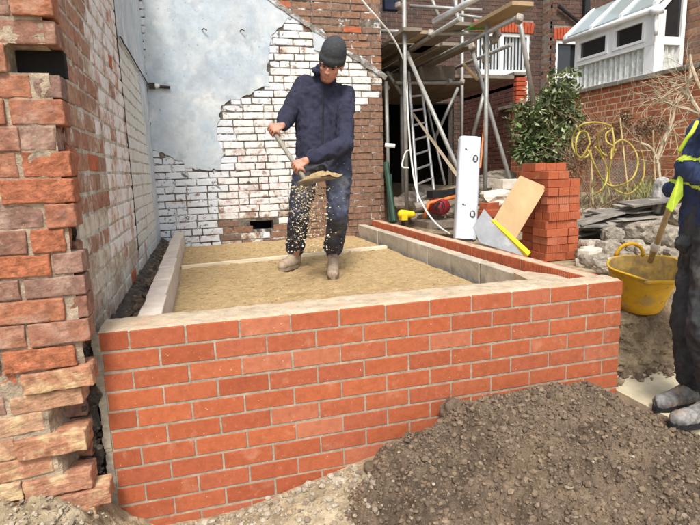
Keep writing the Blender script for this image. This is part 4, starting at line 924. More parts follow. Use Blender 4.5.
# house wall the lean-to stands against
SH2 = thing('side_house_wall', 'buff and brown brick house wall at the top right behind the lean-to', 'house wall', (XR+.2, 4.5, 0))
sm_ = {0: [rbox('side_brick_mesh', .218, .10, .070, .004, 0, .002, i, 20, pm('side_house_brick', [(.34, .17, .10), (.28, .15, .10), (.40, .22, .13), (.22, .13, .10)], dark=.7, scale=14, bump=.4)) for i in range(2)]}
courses(SH2, (XR+.04, 5.35, 0), (0, -1, 0), 3.5, .9, 36, .218, .070, .012, .10, lambda s, z: 0, sm_, 200, .002, m_bw4, header=.2, proud=.0015)
mb = MB(); mb.box((XR+.043, 1.9, -.3), (XR+.3, 5.35, 4.6)); mb.build('mortar_core', m_hmort, SH2)
# ================================================================== scaffold
SC = thing('scaffold', 'galvanised tube scaffold with planks over the passage behind the wall', 'scaffold', (.6, 4.2, -.2))
TR = .0242
def tube(pts, r=TR, mt=None, name='scaffold_tube', parent=SC, n=10):
    mb = MB(); mb.tube(pts, r, n); o = mb.build(name, mt or m_steel, parent)
    for p in o.data.polygons: p.use_smooth = len(p.vertices) == 4
    return o
def vert(u, v, t, z0, z1): p = at(u, v, t=t); return tube([(p.x, p.y, z0), (p.x, p.y, z1)])
vert(406, 150, 6.2, -.2, 2.95); vert(486, 120, 5.8, -.05, 2.12); vert(462, 100, 8.0, -.2, 3.3); vert(387, 118, 6.9, -.2, 1.75); vert(402, 140, 7.4, -.2, 2.4)
tube([at(407, 53, t=6.12), at(479, 217, t=5.75)]); tube([at(471, 46, t=6.35), at(511, 183, t=6.0)]); tube([at(519, 18, x=.93), at(534, 105, t=5.5)]); tube([at(472, 140, t=6.6), at(486, 85, t=6.5)])
tube([at(434, 140, t=8.0), at(458, 88, t=7.9)]); tube([at(426, 100, t=8.2), at(445, 185, t=7.6)], .018); tube([at(387, 72, t=6.9), at(402, 95, t=7.2)]); tube([at(381, 31, t=6.35), at(410, 32.5, t=6.2)]); tube([at(409, 33, t=6.15), at(483, 33.5, t=5.85)])
tube([(.95, 2.50, 2.045), (.95, 5.8, 2.045)]); tube([(.52, 2.9, 2.115), (.52, 5.8, 2.115)]); tube([(1.55, 3.6, 2.05), (1.55, 5.8, 2.05)])
tube([at(395, 83, t=7.0), at(462, 83, t=7.4)]); tube([at(410, 6, t=6.7), at(482, 10, t=6.4)], .02); tube([at(429, -8, t=7), at(439, 17, t=6.9)]); tube([at(452, 14, t=7), at(482, 18, t=6.8)], .02); tube([at(455, -6, t=7.2), at(457, 20, t=7.2)], .03)
tube([at(434, 22, t=5.2), at(480, -4, t=4.7)], .03, m_alu); tube([at(456, 12, t=6.0), at(462, 28, t=6.0)])
cj = rbox('coupler_mesh', .085, .075, .075, .018, 0, .004, 1, 20, m_coup)
for (u, v, t) in ((407, 55, 6.13), (406, 33, 6.15), (486, 47, 5.76), (494, 40, 5.7), (497, 35, 5.75), (462, 82, 7.7), (386, 88, 6.9), (431, 34, 6.0), (519, 19, 4.98), (472, 47, 6.3), (486, 60, 5.78), (399, 6, 6.3), (449, 82, 7.3)): put(cj, at(u, v, t=t), random.uniform(0, 3), SC, 'coupler', (random.uniform(-.4, .4), .3))
def plank(x0, x1, y0, y1, z, mt, name='plank', th=.038):
    mb = MB(); mb.box((x0, y0, z), (x1, y1, z+th)); return mb.build(name, mt, SC)
plank(.865, 1.10, 2.50, 3.40, 2.145, m_plank); mb = MB(); mb.box((.862, 3.30, 2.143), (1.103, 3.404, 2.186)); mb.build('painted_plank_end', m_green, SC)
plank(.60, .83, 3.25, 4.6, 2.146, m_dplank)
for k, x in enumerate((.20, .44, .68, .92, 1.16)): plank(x, x+.225, 4.15+.03*(k % 3), 6.9, 2.146 if k != 1 else 2.15, m_dplank)
for k, x in enumerate((.16, .40)): plank(x, x+.225, 3.55+.1*k, 4.1, 2.145, m_plank if k else m_dplank)
a = at(419, 66, t=7.3); b = at(455, 66, t=7.3); c = at(455, 80, t=7.3); d = at(419, 80, t=7.3); o = slab4('fascia_board', [a, b, c, d], .02, m_dplank, None, None, SC)
a, b = at(463, 64, t=6.2), at(478, 80, t=6.2)
tube([a, b], .02, m_plank, 'timber_prop')
# roof slab added to darken the way through the passage
mb = MB(); mb.box((.08, 5.4, 1.98), (2.75, 8.49, 2.03)); o = mb.build('passage_shade_roof', m_dplank); tag(o, 'low dark roof added to shade the passage behind the scaffold', 'roof')
# ladder
La, Lb, Ra, Rb = at(408.6, 72, t=7.1), at(418, 205, t=6.9), at(419.5, 72, t=7.5), at(434, 190, t=7.3)
LD = thing('ladder', 'narrow aluminium ladder leaning in the dark passage behind the scaffold pole', 'ladder', Lb)
mb = MB(); mb.tube([La, Lb], .022, 8); mb.build('stile', m_alu, LD); mb = MB(); mb.tube([Ra, Rb], .022, 8); mb.build('stile', m_alu, LD)
for k in range(9):
    f = .08+k*.11; mb = MB(); mb.tube([La.lerp(Lb, f), Ra.lerp(Rb, f*1.06)], .015, 8); mb.build('rung', m_alu, LD)
mb = MB(); mb.prism([at(412, 114, t=6.9), at(414, 113, t=6.9), at(460, 176, t=6.3), at(457, 178, t=6.3)], Vector((.03, .06, 0))); tag(mb.build('timber_prop', m_plank), 'yellowish timber prop slanting behind the ladder', 'timber')
mb = MB(); mb.prism([at(484, 116, t=5.95), at(485.5, 116, t=5.95), at(481, 168, t=5.7), at(479.5, 168, t=5.7)], Vector((.02, .03, 0))); tag(mb.build('timber_lath', m_orange), 'thin orange brown lath leaning beside the white package', 'timber')
mb = MB(); mb.tube([at(386, 163, t=6.35), at(394, 222, t=6.1)], .035, 10); mb.tube([at(390, 175, t=6.4), at(391, 222, t=6.15)], .025, 8); tag(mb.build('green_pipe', m_dgreen), 'dark green plastic pipe propped at the right end of the back wall', 'pipe')
mb = MB(); mb.tube([at(385, 145, t=6.3), at(395, 146, t=6.3)], .025, 8); tag(mb.build('white_pipe', m_wht), 'short white pipe stub by the end of the back wall', 'pipe')
# white hose
hp = [(352, -12, 5.6), (366, 5, 5.7), (380, 21, 5.8), (391, 35, 5.95), (399, 49, 6.05), (404, 62, 6.1), (406.5, 80, 6.08), (407.5, 105, 6.06), (409, 130, 6.05), (410.5, 150, 6.05), (413, 172, 6.0), (417, 192, 5.9), (424, 207, 5.8), (432, 219, 5.6), (441, 228, 5.35), (450, 234, 5.1)]
def smooth_pts(P, n=6):
    out = []
    for i in range(len(P)-1):
        p0, p1, p2, p3 = P[max(i-1, 0)], P[i], P[i+1], P[min(i+2, len(P)-1)]
        for k in range(n):
            t = k/n; out.append(.5*((2*p1)+(p2-p0)*t+(2*p0-5*p1+4*p2-p3)*t*t+(3*p1-p0-3*p2+p3)*t**3))
    return out+[P[-1]]
mb = MB(); mb.tube(smooth_pts([at(*q[:2], t=q[2]) for q in hp]), .0105, 8); 
tag(mb.build('white_hose', m_rope, None, True), 'white hose hanging from above and tied to the front scaffold pole', 'hose')
mb = MB(); mb.tube(smooth_pts([at(u, v, t=6.1) for u, v in ((410, 150), (406, 152), (403, 160), (402.5, 167), (409, 168))]), .010, 6); tag(mb.build('tie_rope', m_rope, None, True), 'white tie rope knotted round the front scaffold pole', 'rope')
# plate compactor
cp = at(439, 214, t=6.0); CPT = thing('plate_compactor', 'small red engined compactor with orange handle under the scaffold', 'machine', cp)
mb = MB(); mb.lathe([(0, -.10), (.085, -.10), (.095, -.08), (.095, .06), (.08, .10), (0, .10)], at(439, 206.5, t=6.0), 20, Matrix.Rotation(math.pi/2, 3, 'X') @ Matrix.Rotation(.3, 3, 'Y')); mb.build('engine_cowl', m_red, CPT, True)
mb = MB(); e = at(439, 206.5, t=5.89); mb.lathe([(.02, 0), (.045, 0), (.045, .01), (.02, .01)], e, 16, Matrix.Rotation(math.pi/2, 3, 'X')); mb.lathe([(.06, 0), (.068, 0), (.068, .008), (.06, .008)], e, 16, Matrix.Rotation(math.pi/2, 3, 'X')); mb.build('starter_grille', m_blk, CPT)
mb = MB(); mb.tube([at(424, 218, t=5.9), at(429, 203, t=5.9), at(462, 195, t=6.0)], .022, 8); mb.build('handle', m_orange, CPT, True)
q = at(441, 193, t=6.1); mb = MB(); mb.box((q.x-.14, q.y-.08, q.z-.05), (q.x+.13, q.y+.1, q.z+.03)); mb.tube([q+Vector((.1, 0, .0)), q+Vector((.22, 0, .02))], .04, 10); mb.build('fuel_tank', m_blk, CPT)
q = at(441, 220, t=6.0); mb = MB(); mb.box((q.x-.25, q.y-.18, q.z-.07), (q.x+.22, q.y+.18, q.z)); mb.build('base_plate', m_coup, CPT)
q = at(402, 214, t=6.0); mb = MB(); mb.cap(q, q+Vector((.12, 0, -.01)), .05, .04); mb.box((q.x-.02, q.y-.05, q.z-.07), (q.x+.05, q.y+.05, q.z)); tag(mb.build('yellow_tool', m_yel), 'small yellow power tool on the ground by the scaffold foot', 'tool')
q = at(414, 208, t=6.1); mb = MB(); mb.tube([q, q+Vector((.3, .0, .05))], .06, 12); tag(mb.build('grey_drum', m_coup), 'grey drum shaped casing beside the red compactor', 'drum')
mb = MB(); q = at(392, 4, y=YB+.2); mb.box((q.x-.09, q.y, q.z-.06), (q.x+.10, q.y+.1, q.z+.2)); tag(mb.build('navy_box', pm('navy_plastic', [(.02, .025, .05)], bump=.1)), 'dark navy box fixed at the top right end of the back wall', 'box')
# assorted dark clutter in the passage
for k, (u, v, t, r) in enumerate(((412, 200, 7.4, .2), (424, 196, 7.8, .22), (448, 206, 7.0, .18), (398, 205, 7.2, .15))):
    stone('clutter_sack', at(u, v, t=t), r, k+120, m_coup, (1, 1, .7), .3, 3, ['dark sack left of the ladder foot', 'bulky grey sack behind the ladder', 'grey sack behind the orange handle', 'slumped dark sack by the green pipe'][k], 'sack')
# ================================================================== garden planting
def leaf_cloud(mb, c, rad, n, size, shell=.55, seed=0):
    c = Vector(c)
    for i in range(n):
        d = Vector((random.gauss(0, 1), random.gauss(0, 1), random.gauss(0, 1))).normalized(); q = shell+(1-shell)*random.random()**.7
        k = 1+.28*fz(d, 2.2, seed); p = c+Vector((d.x*rad[0], d.y*rad[1], d.z*rad[2]))*q*k
        ax_ = (d*.7+Vector((random.gauss(0, .6), random.gauss(0, .6), random.gauss(0, .5)-.2))).normalized(); s = ax_.cross(Vector((random.random()-.5, random.random()-.5, 1))).normalized(); nn = ax_.cross(s)
        L = size*random.uniform(.7, 1.3); w_ = L*.30
        mb.add([p, p+ax_*L*.45+s*w_+nn*L*.06, p+ax_*L, p+ax_*L*.45-s*w_+nn*L*.06, p+ax_*L*.5-nn*L*.04], [(0, 1, 4), (1, 2, 4), (2, 3, 4), (3, 0, 4)])
sb = at(545, 190, t=6.4); sb.z = .1
SHR = thing('evergreen_shrub', 'bushy evergreen shrub with glossy variegated leaves before the garden wall', 'shrub', sb)
mb = MB()
for (u, v, t, ru, rv, n) in ((558, 115, 6.5, 22, 22, 1100), (540, 130, 6.4, 24, 22, 1200), (527, 150, 6.3, 16, 14, 600), (556, 145, 6.3, 24, 18, 900), (573, 128, 6.5, 14, 18, 500), (563, 98, 6.6, 12, 10, 350), (542, 112, 6.5, 12, 10, 350), (524, 133, 6.4, 12, 12, 300)):
    s = t/FPX; leaf_cloud(mb, at(u, v, t=t), (ru*s, ru*s*.9, rv*s), int(n*.8), random.choice([.06, .07, .08]), .3, u)
for k in range(26):
    u, v = random.uniform(514, 582), 0; v = 92+.9*abs(u-560)*.6+random.uniform(-6, 30); t = random.uniform(6.1, 6.4); c = at(u, v, t=t); d = Vector((random.gauss(0, .5), random.gauss(-.3, .4), 1)).normalized()
    for q in range(9):
        leaf_cloud(mb, c+d*.035*q, (.05, .05, .03), 3, random.uniform(.05, .10), .2, q)
mb.build('crown', m_leaf, SHR)
mb = MB()
for k in range(9):
    p = sb+Vector((random.uniform(-.15, .15), random.uniform(-.1, .1), -.1)); e = at(random.uniform(525, 575), random.uniform(105, 150), t=6.4); mb.tube([p, p.lerp(e, .5)+Vector((random.uniform(-.1, .1), 0, .1)), e], [.025, .016, .006], 6)
mb.build('trunk', m_bark, SHR)
def twig(mb, p, d, L, r, depth, spread=.6, droop=0):
    pts = [p]; q = p.copy(); dd = d.normalized(); n = 4
    for i in range(n):
        dd = (dd+Vector((random.gauss(0, .16), random.gauss(0, .16), random.gauss(0, .14)-droop))).normalized(); q = q+dd*L/n; pts.append(q.copy())
        if depth > 0 and i > 0 and random.random() < .8: 
            twig(mb, q.copy(), (dd+Vector((random.gauss(0, spread), random.gauss(0, spread), random.gauss(0, spread)))), L*.55, r*.55, depth-1, spread, droop)
    mb.tube(pts, [r*(1-.6*i/n) for i in range(n+1)], 4, False)
# brown spent hydrangea by the hose
hb = at(600, 185, t=5.9); hb.z = .15
HY = thing('spent_hydrangea', 'brown twiggy shrub with dry flower heads under the yellow hose', 'shrub', hb)
mb = MB()
for k in range(60):
    p = hb+Vector((random.uniform(-.5, .9), random.uniform(-.25, .2), -.1)); e = at(random.uniform(565, 665), random.uniform(118, 165), t=random.uniform(5.7, 6.1)); twig(mb, p, e-p, (e-p).length*.85, .006, 2, .35)
mb.build('twigs', m_twig, HY)
mb = MB()
for (u, v, r) in ((590, 127, 8), (607, 135, 9), (625, 122, 8), (635, 128, 9), (648, 122, 9), (655, 130, 8), (578, 145, 10), (570, 155, 9), (600, 150, 8), (615, 130, 9), (590, 140, 8), (663, 124, 7), (625, 116, 6), (645, 132, 8), (585, 160, 9), (572, 168, 9)):
    t = random.uniform(5.6, 6.0); s = t/FPX; leaf_cloud(mb, at(u, v, t=t), (r*s, r*s, r*s*.8), 170, .032, .15, u)
mb.build('dry_heads', m_dry, HY)
tb_ = at(668, 190, t=5.4); tb_.z = .2
BT = thing('bare_tree', 'small bare pale branched tree against the garden wall at right', 'tree', tb_)
mb = MB()
for path in ([(664, 205), (660, 180), (657, 160), (650, 147), (640, 143)], [(657, 160), (664, 140), (672, 122), (676, 104), (684, 95)], [(700, 114), (684, 108), (672, 105), (662, 100)], [(720, 130), (700, 112), (690, 95), (688, 84), (700, 70)], [(684, 95), (690, 80), (690, 66)], [(676, 104), (660, 98), (655, 90)], [(690, 100), (678, 86), (668, 82)], [(720, 100), (703, 92), (693, 70), (690, 55)]):
    P = smooth_pts([at(u, v, t=5.3-.15*(u > 690)) for u, v in path], 4); n = len(P); mb.tube(P, [.020-.010*i/n for i in range(n)], 6)
mb.build('trunk', m_branch, BT)
mb = MB()
for k in range(46):
    u, v = random.choice([(650, 147), (664, 140), (672, 122), (676, 104), (684, 95), (690, 85), (662, 100), (690, 100), (657, 160), (668, 84)]); p = at(u+random.uniform(-4, 4), v+random.uniform(-4, 4), t=5.25)
    twig(mb, p, RX*random.uniform(-1, .6)+Vector((0, 0, random.uniform(-.3, .6))), random.uniform(.15, .32), .005, 2, .5)
mb.build('twigs', m_branch, BT)
# canes, wire mesh, yellow hose
for k, (a, b, l) in enumerate((((620, 118), (629, 200), 'leaning bamboo cane in front of the yellow hose'), ((591, 152), (593, 205), 'short upright cane left of the hose loops'), ((653, 130), (655, 180), 'upright cane right of the hose loops'), ((673, 125), (681, 165), 'cane leaning beside the bare tree'))):
    mb = MB(); mb.tube([at(*a, t=5.6), at(*b, t=5.5)], .008, 6); tag(mb.build('bamboo_cane', m_cane), l, 'cane')
h1 = [(590, 143), (581, 158), (573, 148), (573, 136), (580, 126), (592, 122.5), (605, 124), (612, 128), (606, 134), (607, 142), (614, 146)]
h2 = [(612, 128), (614, 145), (610, 165), (609, 180), (616, 190), (628, 194), (637, 188), (643, 178), (644, 165), (641, 150)]
h3 = [(595, 147), (602, 157), (607, 170), (606, 182), (601, 190), (593, 196)]
h4 = [(590, 143), (587, 133), (580, 132), (576, 142), (577, 155), (586, 157), (591, 150)]
YHs = thing('yellow_garden_hose', 'yellow garden hose looped over the twiggy shrub by the wall', 'hose', at(610, 195, t=5.5))
h5 = [(588, 150), (596, 168), (603, 180), (612, 186), (624, 184), (634, 176), (638, 160), (632, 146), (622, 140), (613, 146), (611, 160)]
h6 = [(606, 128), (598, 136), (600, 150), (608, 156), (616, 150)]
for h in (h1, h2, h3, h4, h5, h6):
    mb = MB(); mb.tube(smooth_pts([at(u, v, t=5.45+.10*math.sin(i*1.3+len(h))) for i, (u, v) in enumerate(h)]), .0098, 8); mb.build('loop', m_hose, YHs, True)
mb = MB()                                                               # chicken wire
for i in range(34):
    for s in (-1, 1):
        u0 = 594+i*1.6; a, b = at(u0, 160, t=5.75), at(u0+s*18, 196, t=5.7); mb.tube([a, b], .0016, 3, False)
tag(mb.build('wire_netting', m_coup), 'rusty diamond wire netting behind the yellow hose loops', 'netting')
mb = MB()
for k in range(260):
    u = random.choice([random.uniform(640, 665), random.uniform(590, 700), random.uniform(636, 660)]); p = at(u, random.uniform(186, 204), t=random.uniform(5.2, 5.8)); L = random.uniform(.06, .19); d = Vector((random.gauss(0, .35), random.gauss(0, .35), 1)).normalized(); s = RX*.006
    mb.add([p-s, p+s, p+d*L*.6+s*.6, p+d*L+Vector((d.x, d.y, -.2))*L*.25, p+d*L*.6-s*.6], [(0, 1, 2, 4), (4, 2, 3)])
tag(mb.build('grass_tufts', m_grass), 'green grass tufts along the foot of the garden wall', 'grass', kind='stuff')
# printed bag by the pole
p = at(661, 205, t=5.0); me = rbox('bag_mesh', .16, .10, .34, .03, 3, .02, 5, 9, pm('grey_printed_bag', [(.42, .41, .38)], dark=.3, hi=1.3, scale=14, bump=.6)); o = put(me, at(660, 196, t=5.05), .3, None, 'rubble_bag', (.1, -.12)); tag(o, 'crumpled grey patterned bag standing behind the wooden pole', 'bag')
# ================================================================== people
def skin(name, mb, vox, mt, parent, sm_it=6, wr=0., ws=14., seed=0, stretch=(1, 1, .6)):
    """fuse overlapping forms into one continuous surface"""
    me = bpy.data.meshes.new(name); me.from_pydata(mb.v, [], mb.f); me.update()
    o = bpy.data.objects.new(name+'_src', me); COL.objects.link(o)
    r = o.modifiers.new('r', 'REMESH'); r.mode = 'VOXEL'; r.voxel_size = vox
    if sm_it: s = o.modifiers.new('s', 'SMOOTH'); s.iterations = sm_it; s.factor = .5
    dg = bpy.context.evaluated_depsgraph_get(); m2 = bpy.data.meshes.new_from_object(o.evaluated_get(dg)); bpy.data.objects.remove(o); bpy.data.meshes.remove(me)
    if wr:
        no = [v.normal.copy() for v in m2.vertices]
        for v, n in zip(m2.vertices, no):
            p = Vector((v.co.x*stretch[0], v.co.y*stretch[1], v.co.z*stretch[2])); q = 1-abs(fz(p, ws, seed, 2)); v.co += n*wr*(q*q-.55+.5*nz(p, ws*.4, seed))
    m2.name = name; m2.materials.clear()
    return mobj(name, m2, mt, parent, True)
def grip(mb, c, axis, palm, r=.017, side=1, span=.078):
    """hand closed round a shaft: palm is the direction from shaft to the back of the hand; four fingers and a thumb"""
    axis = axis.normalized(); palm = (palm-axis*palm.dot(axis)).normalized(); b = axis.cross(palm)*side
    fr_ = [.0092, .0098, .0094, .008]
    for i in range(4):
        o = c+axis*(span*(i/3-.5)); R = r+fr_[i]; pr_ = None; L = [1.0, 1.1, 1.05, .85][i]
        for k, a in enumerate((-.1, .75, 1.5, 2.3, 3.0*L)):
            p = o+(palm*math.cos(a)+b*math.sin(a))*(R+(.010 if k == 0 else .004 if k == 1 else 0))
            if pr_ is not None: mb.cap(pr_, p, fr_[i], fr_[i]*.94, 8, 3)
            pr_ = p
    # thumb over the other side
    pr_ = c+axis*span*.55+palm*(r+.012)-b*.012
    for a in (-.9, -1.7, -2.5):
        p = c+axis*span*(.62 if a > -2 else .5)+(palm*math.cos(a)+b*math.sin(a))*(r+.012); mb.cap(pr_, p, .0115, .0105, 8, 3); pr_ = p
    k0 = c+palm*(r+.014)+b*.012; w_ = c+palm*(r+.03)-b*.062
    for i in range(4): o = axis*(span*(i/3-.5)*.9); mb.cap(k0+o, w_+o*.55, .0125, .0125, 8, 3)
    return w_
def head(mb, c, fwd, up, s=1.):
    fwd = fwd.normalized(); rt_ = fwd.cross(up).normalized(); up = rt_.cross(fwd); R = Matrix((rt_, fwd, up)).transposed()
    def E_(x, y, z, a, b, c2): mb.ell(c+(R @ Vector((x, y, z)))*s, (a*s, b*s, c2*s), R)
    E_(0, -.012, .035, .074, .092, .088); E_(0, .02, -.035, .060, .068, .075); E_(0, .045, -.082, .036, .034, .026)
    E_(0, .082, -.012, .011, .020, .024); E_(0, .092, -.026, .016, .014, .011); E_(-.030, .070, .022, .026, .014, .008); E_(.030, .070, .022, .026, .014, .008)
    E_(-.036, .058, -.020, .022, .018, .018); E_(.036, .058, -.020, .022, .018, .018); E_(0, .074, -.055, .024, .012, .006); E_(0, .073, -.066, .021, .012, .007)
    for q in (-1, 1): E_(q*.074, -.012, -.005, .008, .020, .032); E_(q*.080, -.020, .008, .007, .012, .020)
    return R
def eyes(parent, c, R, s=1.):
    for q in (-1, 1):
        mb = MB(); mb.ell(c+(R @ Vector((q*.030, .079, .004)))*s, (.010*s, .004*s, .0035*s), R, 10, 6); mb.build('eye', m_dark, parent, True)
        mb = MB(); mb.ell(c+(R @ Vector((q*.030, .083, .021)))*s, (.018*s, .006*s, .004*s), R, 10, 6); mb.build('eyebrow', m_dark, parent, True)
def boot(mb, ms, heel, toe, ankle_top, s=1.):
    """heel/toe on the ground; work boot with shaft, vamp and sole"""
    d = (toe-heel); d.z = 0; L = d.length; d.normalize(); up = Vector((0, 0, 1)); n = d.cross(up)
    mb.cap(heel+d*.045+up*.055, ankle_top, .047*s, .056*s); mb.cap(heel+d*.05+up*.06, heel+d*(L*.55)+up*.055, .046*s, .044*s); mb.cap(heel+d*(L*.45)+up*.052, toe-d*.045+up*.044, .046*s, .041*s)
    mb.cap(heel+d*.06+up*.10, heel+d*(L*.5)+up*.07, .045*s, .036*s)
    pr_ = []
    for k in range(24):
        a = 2*math.pi*k/24; x = L/2+math.cos(a)*(L/2+.004); wd = .048*s*(1+.10*math.cos(a))*(1-.14*math.exp(-((x-L*.42)/.05)**2)); pr_.append(heel+d*x+n*math.sin(a)*wd)
    ms.prism(pr_, (0, 0, .026))
    for q in (.34, .42, .50, .58): c_ = heel+d*(L*q)+up*(.150-.13*q); ms.tube([c_-n*.034-up*.016, c_-n*.012+up*.006, c_+n*.012+up*.006, c_+n*.034-up*.016], .0045, 5)
# ---- worker with shovel ------------------------------------------------------------------
def J(u, v, t): return at(u, v, t=t)
Zs = Z_SAND
wl_h, wl_t = at(299, 266, z=Zs), at(283, 271, z=Zs)                      # boot on the picture's left
wr_h, wr_t = at(333.5, 266, z=Zs), at(333, 281, z=Zs)
tw = 4.12
hipL, hipR = J(309, 166, tw+.05), J(337, 166, tw)
kneeL, kneeR = J(299, 214, tw+.10), J(338, 214, tw-.12)
ankL, ankR = wl_h+(wl_t-wl_h).normalized()*.05+Vector((0, 0, .10)), wr_h+(wr_t-wr_h).normalized()*.05+Vector((0, 0, .10))
shL, shR = J(305, 83, tw+.04), J(345, 93, tw)
elL, elR = J(287, 116, tw-.04), J(345, 145, tw-.22)
hdL, hdR = J(273, 133, tw-.20), J(304, 168, tw-.36)
nk = J(325, 76, tw+.02); hc = J(331, 64, tw-.20); HS = 1.14; pel = J(323, 158, tw+.02); chest = J(324, 106, tw+.03); belly = J(324, 134, tw+.03)
sh_top, sh_end = J(271, 128, tw-.19), J(308, 184, tw-.47)
sax = (sh_end-sh_top).normalized()
WK = thing('person', 'worker in dark beanie and navy fleece shovelling sand on the sand bed', 'person', (wl_h+wr_h)/2)
mb = MB()
fw = (RX*-.20-RF*.8+Vector((0, 0, -.62))); R_h = head(mb, hc, fw, Vector((0, 0, 1))+RX*.32, HS)
mb.cap(nk+Vector((0, 0, -.03)), hc+Vector((0, 0, -.04)), .060, .054)
hand_ends = []
for (c, sh_, el, pv, sd_) in ((hdL, shL, elL, -RX*.6+Vector((0, 0, .35))-RF*.3, -1), (hdR, shR, elR, Vector((0, 0, .5))+RX*.8-RF*.25, 1)):
    cc = sh_top+sax*(c-sh_top).dot(sax); wv = (el-cc); pv = pv.normalized()
    b_ = -(wv-sax*wv.dot(sax)).normalized(); pal = (-RF*.7+Vector((0, 0, .6))); pal = (pal-sax*pal.dot(sax)); pal = (pal-b_*pal.dot(b_)).normalized()
    s_ = 1 if sax.cross(pal).dot(b_) > 0 else -1
    w_ = grip(mb, cc, sax, pal, .017, s_); mb.cap(w_, w_.lerp(el, .25), .026, .030); mb.cap(w_.lerp(el, .2), el, .030, .038); mb.cap(el, sh_, .040, .048); hand_ends.append(w_)
mb.cap(shL, shR, .045, .045); mb.cap(nk, chest, .055, .08); mb.cap(chest, pel, .08, .08); mb.cap(hipL, kneeL, .07, .05); mb.cap(kneeL, ankL, .05, .04); mb.cap(hipR, kneeR, .07, .05); mb.cap(kneeR, ankR, .05, .04); mb.cap(hipL, hipR, .08, .08)
skin('body', mb, .0052, m_skin, WK, 3)
eyes(WK, hc, R_h, HS)
mb = MB()                                                               # fleece
for (sh_, el, w_) in ((shL, elL, hand_ends[0]), (shR, elR, hand_ends[1])):
    mb.cap(sh_+Vector((0, 0, -.012)), el, .075, .066); e2 = w_.lerp(el, .22); mb.cap(el, e2, .068, .052); mb.cap(w_.lerp(el, .30), w_.lerp(el, .14), .043, .040)
mb.cap(shL+Vector((0, 0, -.01)), shR+Vector((0, 0, -.01)), .070, .070)
for f in (-1, 0, 1):
    s = (shR-shL).normalized(); mb.cap(chest+s*.105*f+Vector((0, 0, .02)), belly+s*.11*f, .118, .122); mb.cap(belly+s*.11*f, pel+s*.10*f+Vector((0, 0, .015)), .118, .120)
mb.cap(chest+Vector((0, 0, .02)), nk+Vector((0, 0, -.035)), .11, .085); mb.cap(nk+Vector((0, 0, -.03)), nk-RF*.04+Vector((0, 0, .02)), .085, .080)
skin('fleece_jacket', mb, .010, m_fleece, WK, 3, .017, 15, 3, (1, 1, .8))
mb = MB(); cn = nk-RF*.05+Vector((0, 0, .0)); mb.tube([cn+(RX*math.cos(a)*.080+(-RF)*math.sin(a)*.084)+Vector((0, 0, .030-.050*max(0, math.sin(a)))) for a in [2*math.pi*k/22 for k in range(23)]], .022, 8, False); mb.build('collar', m_fleece, WK, True)
zf = [chest.lerp(pel, q)-RF*(.131+.006*math.sin(q*9)) for q in [k/14-.1 for k in range(15)]]; mb = MB(); mb.tube(zf, .006, 6); mb.build('zip', m_blk, WK)
mb = MB()
for (h_, k_, a_, o1) in ((hipL, kneeL, ankL, -1), (hipR, kneeR, ankR, 1)):
    s = RX*o1*.01; mb.cap(h_+s, k_, .108, .082); mb.cap(k_, k_.lerp(a_, .6), .080, .076); mb.cap(k_.lerp(a_, .5), a_+Vector((0, 0, .075)), .076, .082)
mb.cap(hipL+Vector((0, 0, .03)), hipR+Vector((0, 0, .03)), .112, .112); mb.cap(pel+(RX*-.06), pel+RX*.06, .12, .12)
skin('trousers', mb, .010, m_trou, WK, 4, .018, 11, 8, (1, 1, 1.3))
for (h_, t_, a_, l) in ((wl_h, wl_t, ankL, 1), (wr_h, wr_t, ankR, 2)):
    if (t_-h_).length < .26: t_ = h_+(t_-h_).normalized()*.29
    mb, ms = MB(), MB(); boot(mb, ms, h_, t_, a_+Vector((0, 0, .07))); b = skin('boot', mb, .007, m_boot, WK, 3, .003, 30); so_ = ms.build('sole', m_sole); so_.parent = b
mb = MB(); R = R_h; c = hc; n, m = 28, 10; vs = []                       # knitted beanie with turned-up rim
prof = [(1.03, -.004), (1.10, .000), (1.12, .022), (1.10, .040), (1.04, .044), (1.04, .060), (1.0, .080), (.90, .102), (.70, .124), (.42, .138), (.14, .143)]
for rr, z in prof:
    for k in range(n):
        a = 2*math.pi*k/n; rib = 1+.012*math.sin(a*14); vs.append(c+HS*(R @ Vector((math.cos(a)*.079*rr*rib, -.014+math.sin(a)*.097*rr*rib, z*1.05+.020-math.sin(a)*.004))))
fs = [(i*n+k, i*n+(k+1) % n, (i+1)*n+(k+1) % n, (i+1)*n+k) for i in range(len(prof)-1) for k in range(n)]+[tuple(range((len(prof)-1)*n, len(prof)*n))]
mesh('beanie', vs, fs, m_beanie, WK, True)
# shovel
SV = thing('shovel', 'long shovel with worn grey shaft held by the worker in the beanie', 'shovel', sh_end)
mb = MB(); mb.tube([sh_top-sax*.02, sh_top+sax*.4, sh_end], [.0165, .0165, .015], 10); mb.build('shaft', m_gshaft, SV, True)
bd = (RX*.75-RF*.35+Vector((0, 0, .10))).normalized(); bs_ = bd.cross(Vector((0, 0, 1))).normalized(); bu = bs_.cross(bd)
mb = MB(); vs = []; n1, n2 = 12, 8
for i in range(n1+1):
    f = i/n1; wd = .118*(1 if f < .6 else math.cos((f-.6)/.4*1.1)); 
    for j in range(n2+1):
        g_ = j/n2*2-1; vs.append(sh_end+bd*(-.03+.25*f)+bs_*wd*g_*.9+bu*(.022*g_*g_-.02*(1-f)*0))
mb.add(vs, [(i*(n2+1)+j, i*(n2+1)+j+1, (i+1)*(n2+1)+j+1, (i+1)*(n2+1)+j) for i in range(n1) for j in range(n2)]); o = mb.build('blade', m_blade, SV, True)
mo = o.modifiers.new('s', 'SOLIDIFY'); mo.thickness = .004
mb = MB(); vs = []; n1 = 40
